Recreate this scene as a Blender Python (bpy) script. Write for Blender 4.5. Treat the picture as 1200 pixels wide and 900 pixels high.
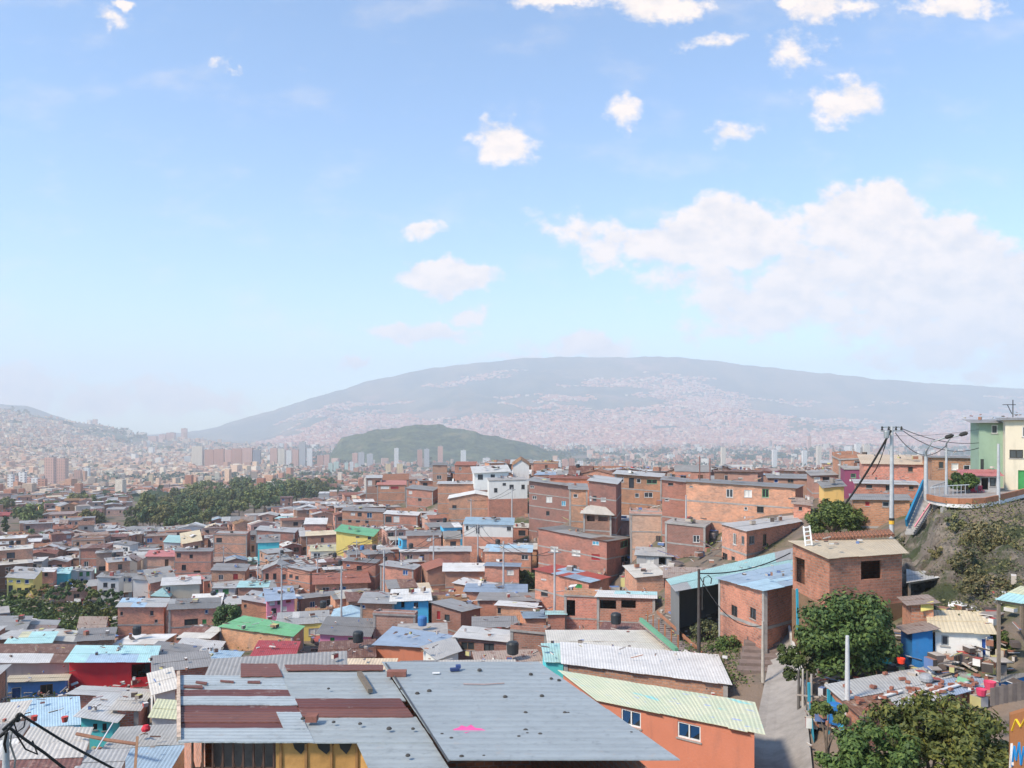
import bpy, math, random
import numpy as np
from mathutils import Vector, noise as mnoise
R = math.radians
for o in list(bpy.data.objects): bpy.data.objects.remove(o)
scene = bpy.context.scene
COL = scene.collection
rnd = random.Random(7)
F, CX, HY = 933.33, 600.0, 500.0          # focal length in photo pixels, centre column, horizon row

# ---------------------------------------------------------------- camera
cam_d = bpy.data.cameras.new('camera'); cam = bpy.data.objects.new('camera', cam_d); COL.objects.link(cam)
cam.location = (0, 0, 0); cam.rotation_euler = (R(90), 0, 0)
cam_d.sensor_width = 36; cam_d.lens = 28.0; cam_d.shift_y = 50/1200
cam_d.clip_start = 0.3; cam_d.clip_end = 60000
scene.camera = cam

# ---------------------------------------------------------------- light
SUN_EL, SUN_AZ = 46, -125                  # azimuth clockwise from +Y (the view direction)
world = bpy.data.worlds.new('World'); scene.world = world; world.use_nodes = True
sd = bpy.data.lights.new('sun', 'SUN'); sun = bpy.data.objects.new('sun', sd); COL.objects.link(sun)
sd.energy = 2.9; sd.angle = R(9.0); sd.color = (1.0, 0.88, 0.72)
el, az = R(SUN_EL), R(SUN_AZ)
sdir = Vector((math.sin(az)*math.cos(el), math.cos(az)*math.cos(el), math.sin(el)))
sun.rotation_euler = sdir.to_track_quat('Z', 'Y').to_euler(); sun.location = (0, 0, 300)
scene.view_settings.view_transform = 'Standard'; scene.view_settings.look = 'None'
scene.view_settings.gamma = 1; scene.view_settings.use_curve_mapping = False
scene.view_settings.exposure = 0.9
scene.cycles.volume_bounces = 2
SKY_STRENGTH = 0.13
HAZE_DENSITY = 1.6e-4

def build_world():
    nt = world.node_tree; nt.nodes.clear(); N = nt.nodes.new; L = nt.links.new
    out = N('ShaderNodeOutputWorld'); bg = N('ShaderNodeBackground'); L(bg.outputs[0], out.inputs[0])
    bg.inputs[1].default_value = SKY_STRENGTH
    sky = N('ShaderNodeTexSky'); sky.sky_type = 'NISHITA'; sky.sun_disc = False
    sky.sun_elevation = R(SUN_EL); sky.sun_rotation = R(SUN_AZ); sky.altitude = 1600
    sky.air_density = 1.2; sky.dust_density = 0.8; sky.ozone_density = 1.2
    tc = N('ShaderNodeTexCoord'); sep = N('ShaderNodeSeparateXYZ'); L(tc.outputs['Generated'], sep.inputs[0])
    def math_(op, a, b=None, c=None):
        n = N('ShaderNodeMath'); n.operation = op
        for i, v in enumerate((a, b, c)):
            if v is None: continue
            if isinstance(v, (int, float)): n.inputs[i].default_value = v
            else: L(v, n.inputs[i])
        return n.outputs[0]
    ysafe = math_('MAXIMUM', sep.outputs[1], 0.05)
    u = math_('DIVIDE', sep.outputs[0], ysafe); v = math_('DIVIDE', sep.outputs[2], ysafe)
    comb = N('ShaderNodeCombineXYZ'); L(u, comb.inputs[0]); L(v, comb.inputs[1])
    def fbm(scale, detail, rough, stretch=(1, 1, 1), off=0.0):
        mp = N('ShaderNodeMapping'); mp.inputs['Scale'].default_value = stretch; mp.inputs['Location'].default_value = (off, off, off)
        L(comb.outputs[0], mp.inputs[0])
        n = N('ShaderNodeTexNoise'); n.inputs['Scale'].default_value = scale; n.inputs['Detail'].default_value = detail
        n.inputs['Roughness'].default_value = rough; L(mp.outputs[0], n.inputs[0]); return n
    warp = fbm(14, 6, 0.6)
    wv = N('ShaderNodeVectorMath'); wv.operation = 'SUBTRACT'; L(warp.outputs['Color'], wv.inputs[0]); wv.inputs[1].default_value = (.5, .5, .5)
    ws = N('ShaderNodeVectorMath'); ws.operation = 'SCALE'; L(wv.outputs[0], ws.inputs[0]); ws.inputs['Scale'].default_value = 0.075
    uv = N('ShaderNodeVectorMath'); uv.operation = 'ADD'; L(comb.outputs[0], uv.inputs[0]); L(ws.outputs[0], uv.inputs[1])
    # (px, py, rx, ry, weight) of each cloud puff, as directions of view
    puffs = [(590,168,38,30,.78),(732,126,24,22,.55),(497,266,26,13,.7),(525,322,60,24,1.1),(545,372,26,12,.75),
        (497,394,62,14,.75),(690,406,70,20,.85),(415,428,16,8,.7),(830,52,36,14,.55),(986,120,46,30,.62),(930,62,48,30,.45),
        (780,2,75,22,.7),(650,0,46,18,.65),(968,5,50,24,.65),(1120,3,60,18,.65),(855,158,34,16,.5),(690,268,60,26,.55),(660,272,30,16,.4),
        (770,283,95,30,.95),(850,275,95,42,1.1),(900,352,105,42,.85),(820,330,80,30,.6),(1018,262,72,46,1.35),(985,268,50,34,1.1),(1070,300,95,50,1.25),
        (1130,325,95,50,1.2),(1185,355,90,60,1.15),(1060,350,110,55,.95),(1120,400,150,45,.55),(960,330,80,60,.7),(1240,390,90,60,.9),(850,390,90,20,.4),
        (25,462,70,28,.9),(110,470,60,20,.8),(190,466,70,24,.75),(255,470,50,16,.6),(270,84,16,12,.45),(130,22,34,20,.4),(150,3,16,8,.8),
        (1140,446,40,12,.5),(620,424,60,12,.5),(-150,380,120,50,.8),(-260,200,90,50,.6),(1400,300,120,60,.8)]
    acc = None
    for (px, py, rx, ry, w) in puffs:
        s = N('ShaderNodeVectorMath'); s.operation = 'SUBTRACT'; L(uv.outputs[0], s.inputs[0])
        s.inputs[1].default_value = ((px-CX)/F, (HY-py)/F, 0)
        m = N('ShaderNodeVectorMath'); m.operation = 'MULTIPLY'; L(s.outputs[0], m.inputs[0]); m.inputs[1].default_value = (F/rx, F/ry, 0)
        l = N('ShaderNodeVectorMath'); l.operation = 'LENGTH'; L(m.outputs[0], l.inputs[0])
        t = math_('MULTIPLY_ADD', l.outputs['Value'], -w*0.75, w)
        acc = t if acc is None else math_('SMOOTH_MAX', acc, t, 0.08)
    n1 = fbm(26, 8, 0.62, (1, 1.5, 1), 3.1)
    fld = math_('ADD', acc, math_('MULTIPLY_ADD', n1.outputs['Fac'], 1.25, -0.62))
    ramp = N('ShaderNodeMapRange'); ramp.interpolation_type = 'SMOOTHSTEP'
    L(fld, ramp.inputs[0]); ramp.inputs[1].default_value = 0.10; ramp.inputs[2].default_value = 0.48
    n2 = fbm(9, 5, 0.6, (1, 2.2, 1), 7.7)
    wisp = N('ShaderNodeMapRange'); wisp.interpolation_type = 'SMOOTHSTEP'; L(n2.outputs['Fac'], wisp.inputs[0])
    wisp.inputs[1].default_value = 0.5; wisp.inputs[2].default_value = 0.85; wisp.inputs[4].default_value = 0.35
    alpha = math_('MAXIMUM', ramp.outputs[0], wisp.outputs[0])
    up = N('ShaderNodeMapRange'); L(v, up.inputs[0]); up.inputs[1].default_value = -0.01; up.inputs[2].default_value = 0.02
    alpha = math_('MULTIPLY', math_('MULTIPLY', alpha, up.outputs[0]), 0.94)
    # brightness inside the clouds: lit tops, greyer bodies
    mp = N('ShaderNodeMapping'); mp.inputs['Scale'].default_value = (1, 1.5, 1); mp.inputs['Location'].default_value = (3.1-.008, 3.1+.026, 3.1); L(comb.outputs[0], mp.inputs[0])
    n3 = N('ShaderNodeTexNoise'); n3.inputs['Scale'].default_value = 26; n3.inputs['Detail'].default_value = 5; n3.inputs['Roughness'].default_value = .55; L(mp.outputs[0], n3.inputs[0])
    df = math_('SUBTRACT', n1.outputs['Fac'], n3.outputs['Fac'])
    sh = N('ShaderNodeMapRange'); L(df, sh.inputs[0]); sh.inputs[1].default_value = -0.22; sh.inputs[2].default_value = 0.12
    cm = N('ShaderNodeMix'); cm.data_type = 'RGBA'; L(sh.outputs[0], cm.inputs['Factor'])
    cm.inputs['A'].default_value = (3.85, 3.55, 3.45, 1); cm.inputs['B'].default_value = (5.3, 4.5, 3.9, 1)
    # dirtier, paler air low down
    mx = N('ShaderNodeMix'); mx.data_type = 'RGBA'; L(alpha, mx.inputs['Factor'])
    tint = N('ShaderNodeMix'); tint.data_type = 'RGBA'; tint.blend_type = 'MULTIPLY'; tint.inputs['Factor'].default_value = 1
    L(sky.outputs[0], tint.inputs['A']); tint.inputs['B'].default_value = (0.765, 0.945, 1.06, 1)
    L(tint.outputs['Result'], mx.inputs['A']); L(cm.outputs['Result'], mx.inputs['B'])
    L(mx.outputs['Result'], bg.inputs[0])
build_world()

# ---------------------------------------------------------------- helpers
def P(px, py, Y):                          # photo pixel + distance -> world point
    return Vector(((px-CX)/F*Y, Y, -(py-HY)/F*Y))
def PZ(px, py, z):                         # photo pixel + height -> world point
    Y = -z*F/(py-HY); return Vector(((px-CX)/F*Y, Y, z))
def px_of(p): return (CX+F*p[0]/p[1], HY-F*p[2]/p[1])
def tag(o, label=None, cat=None, group=None, kind=None):
    if label: o['label'] = label
    if cat: o['category'] = cat
    if group: o['group'] = group
    if kind: o['kind'] = kind
    return o
def empty(name, loc, label=None, cat=None, group=None):
    o = bpy.data.objects.new(name, None); o.empty_display_size = 0.3; o.location = loc; COL.objects.link(o)
    return tag(o, label, cat, group)
class MB:
    def __init__(s): s.v = []; s.f = []; s.m = []; s.uv = []; s.mats = []
    def mi(s, m):
        if isinstance(m, int): return m
        if m not in s.mats: s.mats.append(m)
        return s.mats.index(m)
    def poly(s, pts, mi=0, uv=None):
        mi = s.mi(mi)
        b = len(s.v); s.v += [tuple(p) for p in pts]; s.f.append(tuple(range(b, b+len(pts)))); s.m.append(mi)
        if uv is None:
            a = Vector(pts[0]); e = Vector(pts[1])-a
            n = None
            for k in range(2, len(pts)):
                c = e.cross(Vector(pts[k])-a)
                if c.length > 1e-7: n = c.normalized(); break
            if n is None: n = Vector((0, 0, 1))
            if abs(n.z) < 0.7:
                h = Vector((-n.y, n.x, 0)).normalized(); uv = [(Vector(p).dot(h), p[2]) for p in pts]
            else:
                uv = [(p[0], p[1]) for p in pts]
        s.uv += uv
    def box(s, c, size, rot=0, mi=0, tilt=None):
        hx, hy, hz = size[0]/2, size[1]/2, size[2]/2
        cr, sr = math.cos(rot), math.sin(rot); q = []
        for dz in (-hz, hz):
            for dx, dy in ((-hx, -hy), (hx, -hy), (hx, hy), (-hx, hy)):
                z = dz + (tilt[0]*dx+tilt[1]*dy if tilt else 0)
                q.append((c[0]+dx*cr-dy*sr, c[1]+dx*sr+dy*cr, c[2]+z))
        for f in ((0,1,5,4),(1,2,6,5),(2,3,7,6),(3,0,4,7),(4,5,6,7),(3,2,1,0)): s.poly([q[i] for i in f], mi)
    def prism(s, pts, h, mi=0, side=None):   # pts = top polygon (ccw from above), thickness h downward
        n = len(pts); lo = [(p[0], p[1], p[2]-h) for p in pts]
        s.poly(pts, mi); s.poly(lo[::-1], mi if side is None else side)
        for i in range(n):
            j = (i+1) % n; s.poly([pts[j], pts[i], lo[i], lo[j]][::-1], mi if side is None else side)
    def beam(s, a, b, w=0.1, h=0.1, mi=0):
        a = Vector(a); b = Vector(b); d = (b-a)
        if d.length < 1e-6: return
        d.normalize(); up = Vector((0, 0, 1)) if abs(d.z) < 0.95 else Vector((0, 1, 0))
        x = d.cross(up).normalized()*w/2; y = x.normalized().cross(d)*h/2
        q = [a-x-y, a+x-y, a+x+y, a-x+y, b-x-y, b+x-y, b+x+y, b-x+y]
        for f in ((0,1,5,4),(1,2,6,5),(2,3,7,6),(3,0,4,7),(4,5,6,7),(3,2,1,0)): s.poly([q[i] for i in f], mi)
    def tube(s, pts, r, n=8, mi=0, cap=True):
        mi = s.mi(mi)
        pts = [Vector(p) for p in pts]; rs = r if isinstance(r, (list, tuple)) else [r]*len(pts); rings = []
        for i, p in enumerate(pts):
            d = (pts[min(i+1, len(pts)-1)]-pts[max(i-1, 0)]).normalized()
            up = Vector((0, 0, 1)) if abs(d.z) < 0.9 else Vector((1, 0, 0))
            x = d.cross(up).normalized(); y = d.cross(x)
            rings.append([p+(x*math.cos(2*math.pi*k/n)+y*math.sin(2*math.pi*k/n))*rs[i] for k in range(n)])
        base = len(s.v)
        for rg in rings: s.v += [tuple(q) for q in rg]
        for i in range(len(rings)-1):
            for k in range(n):
                a = base+i*n+k; b = base+i*n+(k+1) % n
                s.f.append((a, a+n, b+n, b)); s.m.append(mi); s.uv += [(k/n, i), (k/n, i+1), ((k+1)/n, i+1), ((k+1)/n, i)]
        if cap:
            for rg, fl in ((rings[0], 0), (rings[-1], 1)): s.poly(rg if fl else rg[::-1], mi)
    def lathe(s, c, prof, n=14, mi=0):
        mi = s.mi(mi)
        base = len(s.v)
        for (r, z) in prof:
            for k in range(n): s.v.append((c[0]+r*math.cos(2*math.pi*k/n), c[1]+r*math.sin(2*math.pi*k/n), c[2]+z))
        for i in range(len(prof)-1):
            for k in range(n):
                a = base+i*n+k; b = base+i*n+(k+1) % n
                s.f.append((a, b, b+n, a+n)); s.m.append(mi); s.uv += [(k/n, i), ((k+1)/n, i), ((k+1)/n, i+1), (k/n, i+1)]
    def build(s, name, mats=None, parent=None, smooth=False):
        if mats is None: mats = s.mats
        if not s.f: return None
        me = bpy.data.meshes.new(name)
        v = np.array(s.v, dtype=np.float32)
        if parent is not None: v = v-np.array(parent_loc(parent), dtype=np.float32)
        me.from_pydata(v.tolist(), [], s.f)
        if not isinstance(mats, (list, tuple)): mats = [mats]
        for m in mats: me.materials.append(m)
        me.polygons.foreach_set('material_index', s.m)
        ul = me.uv_layers.new(name='uv'); ul.data.foreach_set('uv', np.array(s.uv, dtype=np.float32).ravel())
        if smooth: me.polygons.foreach_set('use_smooth', [True]*len(s.f))
        me.update()
        o = bpy.data.objects.new(name, me); COL.objects.link(o)
        if parent is not None: o.parent = parent
        return o
def parent_loc(p):
    l = Vector((0, 0, 0))
    while p is not None: l = l+Vector(p.location); p = p.parent
    return l
def thing(name, mb, mats, label, cat, group=None, smooth=False):   # a thing that is one mesh; origin at its base
    v = np.array(mb.v); c = (float(v[:, 0].mean()), float(v[:, 1].mean()), float(v[:, 2].min()))
    mb.v = [(a-c[0], b-c[1], d-c[2]) for a, b, d in mb.v]
    o = mb.build(name, mats, None, smooth); o.location = c
    return tag(o, label, cat, group)

# ---------------------------------------------------------------- materials
_mats = {}
def newmat(name):
    m = bpy.data.materials.new(name); m.use_nodes = True; nt = m.node_tree; nt.nodes.clear()
    out = nt.nodes.new('ShaderNodeOutputMaterial'); b = nt.nodes.new('ShaderNodeBsdfPrincipled'); nt.links.new(b.outputs[0], out.inputs[0])
    return m, nt, b
def _n(nt, t, **k):
    n = nt.nodes.new(t)
    for a, v in k.items(): setattr(n, a, v)
    return n
def mixc(nt, fac, a, b, blend='MIX'):
    n = _n(nt, 'ShaderNodeMix', data_type='RGBA', blend_type=blend)
    for s, v in (('Factor', fac), ('A', a), ('B', b)):
        if isinstance(v, (int, float)): n.inputs[s].default_value = v
        elif isinstance(v, tuple): n.inputs[s].default_value = (*v[:3], 1)
        else: nt.links.new(v, n.inputs[s])
    return n.outputs['Result']
def noise_(nt, scale, detail=4, rough=.6, vec=None, stretch=None):
    if vec is None: vec = _n(nt, 'ShaderNodeTexCoord').outputs['Object']
    if stretch:
        mp = _n(nt, 'ShaderNodeMapping'); mp.inputs['Scale'].default_value = stretch; nt.links.new(vec, mp.inputs[0]); vec = mp.outputs[0]
    n = _n(nt, 'ShaderNodeTexNoise'); n.inputs['Scale'].default_value = scale; n.inputs['Detail'].default_value = detail
    n.inputs['Roughness'].default_value = rough; nt.links.new(vec, n.inputs[0]); return n.outputs['Fac']
def maprange(nt, v, a, b, c=0., d=1.):
    n = _n(nt, 'ShaderNodeMapRange', interpolation_type='SMOOTHSTEP'); nt.links.new(v, n.inputs[0])
    for i, x in enumerate((a, b, c, d)): n.inputs[i+1].default_value = x
    return n.outputs[0]
def bump(nt, b, h, dist, strength=1.):
    n = _n(nt, 'ShaderNodeBump'); n.inputs['Distance'].default_value = dist; n.inputs['Strength'].default_value = strength
    nt.links.new(h, n.inputs['Height']); nt.links.new(n.outputs[0], b.inputs['Normal'])
def worldpos(nt): return _n(nt, 'ShaderNodeNewGeometry').outputs['Position']
def hsvrand(nt, col, dv=.25, dh=.02):     # every object gets its own slight shade of the material
    oi = _n(nt, 'ShaderNodeObjectInfo'); h = _n(nt, 'ShaderNodeHueSaturation'); nt.links.new(col, h.inputs['Color'])
    nt.links.new(maprange(nt, oi.outputs['Random'], 0, 1, 1-dv, 1+dv), h.inputs['Value'])
    m = _n(nt, 'ShaderNodeMath', operation='MULTIPLY'); nt.links.new(oi.outputs['Random'], m.inputs[0]); m.inputs[1].default_value = 7.31
    fr = _n(nt, 'ShaderNodeMath', operation='FRACT'); nt.links.new(m.outputs[0], fr.inputs[0])
    nt.links.new(maprange(nt, fr.outputs[0], 0, 1, .5-dh, .5+dh), h.inputs['Hue']); return h.outputs[0]
def M_brick(key='red', c1=(.53,.22,.13), c2=(.31,.125,.075), mortar=(.36,.29,.25), dirt=.45, per_island=False):
    k = ('brick', key)
    if k in _mats: return _mats[k]
    m, nt, b = newmat('brick_'+key)
    uv = _n(nt, 'ShaderNodeTexCoord').outputs['UV']
    br = _n(nt, 'ShaderNodeTexBrick'); nt.links.new(uv, br.inputs[0]); br.inputs['Scale'].default_value = 1
    br.inputs['Brick Width'].default_value = .34; br.inputs['Row Height'].default_value = .17; br.inputs['Mortar Size'].default_value = .026
    br.inputs['Color1'].default_value = (*c1, 1); br.inputs['Color2'].default_value = (*c2, 1); br.inputs['Mortar'].default_value = (*mortar, 1)
    wp = worldpos(nt)
    big = noise_(nt, .55, 5, .65, wp); c = mixc(nt, maprange(nt, big, .35, .7, 0, .5), br.outputs[0], tuple(x*1.35+.03 for x in c1))
    blk = noise_(nt, 1.8, 5, .7, wp, (1, 1, 1.6)); c = mixc(nt, maprange(nt, blk, .5, .72, 0, dirt*.7), c, (.20,.13,.105))
    cem = noise_(nt, .9, 6, .7, wp, (1.2, 1.2, .5)); c = mixc(nt, maprange(nt, cem, .6, .7, 0, .55), c, (.34,.27,.24))
    hf = noise_(nt, 4.5, 5, .8, wp, (1, 1, 1.7)); c = mixc(nt, maprange(nt, hf, .5, .66, 0, .45), c, (.17,.09,.07)); hg = noise_(nt, 3.1, 5, .8, wp, (1, 1, 2)); c = mixc(nt, maprange(nt, hg, .56, .68, 0, .45), c, (.52,.33,.26))
    c = hsvrand(nt, c, .2, .012)
    nt.links.new(c, b.inputs['Base Color']); b.inputs['Roughness'].default_value = .92; b.inputs['Specular IOR Level'].default_value = .2
    bump(nt, b, br.outputs['Fac'], -.012); _mats[k] = m; return m
def M_paint(rgb, grime=.35, rough=.8):
    k = ('paint', rgb, grime)
    if k in _mats: return _mats[k]
    m, nt, b = newmat('painted_plaster'); wp = worldpos(nt)
    st = noise_(nt, 1.4, 6, .7, wp, (1.6, 1.6, .35)); g = tuple(x*.45+.05 for x in rgb)
    base = mixc(nt, maprange(nt, noise_(nt, .7, 4, .6, wp), .3, .75, 0, .35), rgb, tuple(min(.9, x*1.15+.02) for x in rgb))
    c = mixc(nt, maprange(nt, st, .48, .75, 0, grime), base, g)
    pt = noise_(nt, 5, 4, .7, wp); c = mixc(nt, maprange(nt, pt, .66, .74, 0, grime), c, (.42,.38,.34))
    nt.links.new(c, b.inputs['Base Color']); b.inputs['Roughness'].default_value = rough; b.inputs['Specular IOR Level'].default_value = .25
    bump(nt, b, noise_(nt, 9, 4, .6, wp), .02, .5); _mats[k] = m; return m
def M_sheet(rgb, rust=.3, rough=.62, metal=.08, per=.19, blotch=.5):   # corrugated sheet; ribs run along v of the uv map
    k = ('sheet', rgb, rust, per)
    if k in _mats: return _mats[k]
    m, nt, b = newmat('corrugated_sheet'); wp = worldpos(nt); uv = _n(nt, 'ShaderNodeTexCoord').outputs['UV']
    big = noise_(nt, .6, 5, .6, wp); c = mixc(nt, maprange(nt, big, .3, .7, 0, blotch), rgb, tuple(x*.62 for x in rgb))
    s2 = noise_(nt, 2.2, 6, .7, uv, (2.4, .5, 1)); c = mixc(nt, maprange(nt, s2, .45, .75, 0, .45), c, tuple(x*.5+.03 for x in rgb))
    r1 = noise_(nt, 1.3, 7, .72, uv, (1.6, .6, 1)); lo = .78-.42*rust
    c = mixc(nt, maprange(nt, r1, lo, lo+.1, 0, min(1, rust*1.6+.15)), c, (.16,.065,.04))
    r2 = noise_(nt, 7, 4, .6, uv); c = mixc(nt, maprange(nt, r2, .62, .7, 0, rust*.6), c, (.28,.13,.07))
    gr = noise_(nt, 3.5, 6, .8, wp); c = mixc(nt, maprange(nt, gr, .52, .68, 0, .45), c, tuple(x*.4 for x in rgb)); gs = noise_(nt, 1.7, 5, .7, wp); c = mixc(nt, maprange(nt, gs, .6, .68, 0, .4), c, (.40,.36,.32))
    w = _n(nt, 'ShaderNodeTexWave', wave_type='BANDS', bands_direction='X'); nt.links.new(uv, w.inputs[0])
    w.inputs['Scale'].default_value = 2*math.pi/(20*per)*1.0; w.inputs['Distortion'].default_value = .15
    c = mixc(nt, maprange(nt, w.outputs['Fac'], .0, .35, .32, 0), c, tuple(x*(.35 if per < .3 else .7) for x in rgb))  # rib relief put into the colour: troughs shaded darker so the corrugation shows
    c = hsvrand(nt, c, .16, .01)
    nt.links.new(c, b.inputs['Base Color']); b.inputs['Roughness'].default_value = rough; b.inputs['Metallic'].default_value = metal
    bump(nt, b, w.outputs['Fac'], .03, .5); _mats[k] = m; return m
def M_tile(rgb=(.42,.19,.10)):
    k = ('tile', rgb)
    if k in _mats: return _mats[k]
    m, nt, b = newmat('clay_tile'); wp = worldpos(nt); uv = _n(nt, 'ShaderNodeTexCoord').outputs['UV']
    br = _n(nt, 'ShaderNodeTexBrick'); nt.links.new(uv, br.inputs[0]); br.inputs['Scale'].default_value = 1
    br.inputs['Brick Width'].default_value = .24; br.inputs['Row Height'].default_value = .38; br.inputs['Mortar Size'].default_value = .03; br.offset = 0
    br.inputs['Color1'].default_value = (*rgb, 1); br.inputs['Color2'].default_value = (*[x*.7 for x in rgb], 1); br.inputs['Mortar'].default_value = (*[x*.4 for x in rgb], 1)
    c = mixc(nt, maprange(nt, noise_(nt, 1.1, 6, .7, wp), .45, .7, 0, .6), br.outputs[0], (.20,.13,.10)); c = hsvrand(nt, c, .15)
    nt.links.new(c, b.inputs['Base Color']); b.inputs['Roughness'].default_value = .9; bump(nt, b, br.outputs['Fac'], -.04); _mats[k] = m; return m
def M_plain(rgb, rough=.8, metal=0., var=.3, scale=3., spec=.3):
    k = ('plain', rgb, rough, metal, scale)
    if k in _mats: return _mats[k]
    m, nt, b = newmat('worn_surface'); wp = worldpos(nt)
    c = mixc(nt, maprange(nt, noise_(nt, scale, 6, .7, wp), .35, .7, 0, var*1.6), rgb, tuple(x*.5 for x in rgb))
    c = mixc(nt, maprange(nt, noise_(nt, scale*.3, 4, .6, wp), .4, .7, 0, var), c, tuple(min(.9, x*1.3+.02) for x in rgb))
    nt.links.new(c, b.inputs['Base Color']); b.inputs['Roughness'].default_value = rough; b.inputs['Metallic'].default_value = metal
    b.inputs['Specular IOR Level'].default_value = spec
    bump(nt, b, noise_(nt, scale*4, 4, .6, wp), .02, .4); _mats[k] = m; return m
def M_glass(tint=(.025,.03,.035)):
    k = ('glass', tint)
    if k in _mats: return _mats[k]
    m, nt, b = newmat('window_glass'); nt.links.new(hsvrand(nt, mixc(nt, noise_(nt, 1.5), tint, tuple(x*2.2 for x in tint)), .5), b.inputs['Base Color'])
    b.inputs['Roughness'].default_value = .18; b.inputs['Specular IOR Level'].default_value = .5; _mats[k] = m; return m
def M_leaf(rgb=(.05,.085,.025), key=''):
    k = ('leaf', rgb)
    if k in _mats: return _mats[k]
    m, nt, b = newmat('foliage'); g = _n(nt, 'ShaderNodeNewGeometry')
    rp = _n(nt, 'ShaderNodeValToRGB'); nt.links.new(g.outputs['Random Per Island'], rp.inputs[0])
    e = rp.color_ramp.elements; e[0].color = (*[x*.55 for x in rgb], 1); e[1].color = (rgb[0]*2.3, rgb[1]*1.7, rgb[2]*1.3, 1)
    x = e.new(.55); x.color = (*rgb, 1)
    c = mixc(nt, maprange(nt, noise_(nt, .5, 3, .6, worldpos(nt)), .35, .7, 0, .5), rp.outputs[0], (rgb[0]*1.7, rgb[1]*1.45, rgb[2]))
    c = hsvrand(nt, c, .2, .02)
    nt.links.new(c, b.inputs['Base Color']); b.inputs['Roughness'].default_value = .6; b.inputs['Specular IOR Level'].default_value = .25
    b.inputs['Subsurface Weight'].default_value = 0
    _mats[k] = m; return m
def M_island(key, cols, rough=.85):       # one constant colour per separate piece of the mesh
    k = ('island', key)
    if k in _mats: return _mats[k]
    m, nt, b = newmat(key); g = _n(nt, 'ShaderNodeNewGeometry'); rp = _n(nt, 'ShaderNodeValToRGB'); rp.color_ramp.interpolation = 'CONSTANT'
    nt.links.new(g.outputs['Random Per Island'], rp.inputs[0]); e = rp.color_ramp.elements
    e[0].color = (*cols[0], 1); e[0].position = 0; e[1].color = (*cols[1], 1); e[1].position = 1/len(cols)
    for i, c in enumerate(cols[2:], 2): x = e.new(i/len(cols)); x.color = (*c, 1)
    c = mixc(nt, maprange(nt, noise_(nt, .8, 4, .6, g.outputs['Position']), .35, .7, 0, .35), rp.outputs[0], (.12,.09,.08))
    nt.links.new(c, b.inputs['Base Color']); b.inputs['Roughness'].default_value = rough; b.inputs['Specular IOR Level'].default_value = .2
    _mats[k] = m; return m
# ---------------------------------------------------------------- terrain
TY = [3,15,25,35,45,60,80,100,120,150,180,220,260,320,420,600,900,1500,2500,3200,4000,5000,7000,13000]
TZ = {  # height of the ground below the camera, per column of the view, at the distances TY
 -300:[-9,-12,-15,-18,-20,-22,-25,-28,-31,-33,-35,-37,-40,-43,-48,-60,-80,-115,-80,-20,90,210,80,0],
 0:   [-9,-12,-15,-18,-20,-22,-25,-28,-31,-33,-35,-37,-40,-43,-48,-60,-78,-118,-110,-60,22,105,-60,-120],
 100: [-9,-12,-15,-18,-20,-22,-25,-28,-31,-34,-37,-39,-41,-44,-48,-60,-76,-112,-128,-112,-66,24,-100,-130],
 180: [-9,-12,-15,-18,-20,-22,-25,-28,-32,-35.5,-38,-40,-42,-44,-48,-58,-75,-110,-130,-138,-120,-70,-120,-130],
 300: [-9,-12,-15,-17,-18.5,-20.5,-24,-27,-31,-35.5,-38.6,-39.5,-40,-43,-47,-56,-72,-105,-128,-135,-138,-138,-135,-130],
 380: [-9,-12,-14.5,-17,-18.5,-20.5,-24,-27,-30.5,-34,-36,-37,-37,-39,-46,-56,-72,-105,-128,-135,-138,-138,-135,-130],
 450: [-9,-12,-14.5,-17,-18.5,-20.5,-23.5,-26,-28.5,-31.2,-32,-30.6,-26,-30,-45,-62,-80,-108,-128,-135,-138,-138,-135,-130],
 600: [-9,-12,-14,-16.5,-18.5,-20.5,-23,-25,-26.3,-26.5,-23.5,-17.5,-17,-24,-42,-62,-85,-110,-128,-135,-138,-138,-135,-130],
 700: [-9,-12,-14,-16.5,-18,-20,-22.5,-24,-23.5,-18.5,-15.5,-15,-18,-30,-45,-65,-90,-110,-128,-135,-138,-138,-135,-130],
 800: [-9,-12,-14,-15.5,-16,-16.6,-17.5,-17,-13.2,-12,-13,-18,-25,-38,-50,-70,-90,-110,-128,-135,-138,-138,-135,-130],
 900: [-9,-12,-14.5,-15.9,-15.7,-14.9,-14.0,-11.5,-11.5,-12,-15,-25,-32,-42,-55,-72,-90,-110,-128,-135,-138,-138,-135,-130],
 1000:[-9,-11.5,-13.2,-13.8,-13.4,-11.5,-10.2,-9.6,-9.6,-11,-15,-25,-32,-42,-55,-72,-90,-110,-128,-135,-138,-138,-135,-130],
 1060:[-9,-11.5,-13.2,-13.6,-12.4,-9.6,-7.6,-7.6,-8.5,-10,-15,-25,-32,-42,-55,-72,-90,-110,-128,-135,-138,-138,-135,-130],
 1110:[-9,-11.5,-13.2,-13.4,-11.4,-6.4,-6.2,-6.2,-6.6,-9,-15,-25,-32,-42,-55,-72,-90,-110,-128,-135,-138,-138,-135,-130],
 1200:[-9,-11.5,-13,-12.6,-9.6,-5.9,-5.8,-5.8,-6,-9,-15,-25,-32,-42,-55,-72,-90,-110,-128,-135,-138,-138,-135,-130],
 1500:[-9,-11,-12,-11,-8,-5.9,-5.8,-5.8,-6,-9,-15,-25,-32,-42,-55,-72,-90,-110,-128,-135,-138,-138,-135,-130]}
_tx = np.array(sorted(TZ)); _tl = np.log(np.array(TY)); _tz = np.array([TZ[k] for k in sorted(TZ)], dtype=float)
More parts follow.
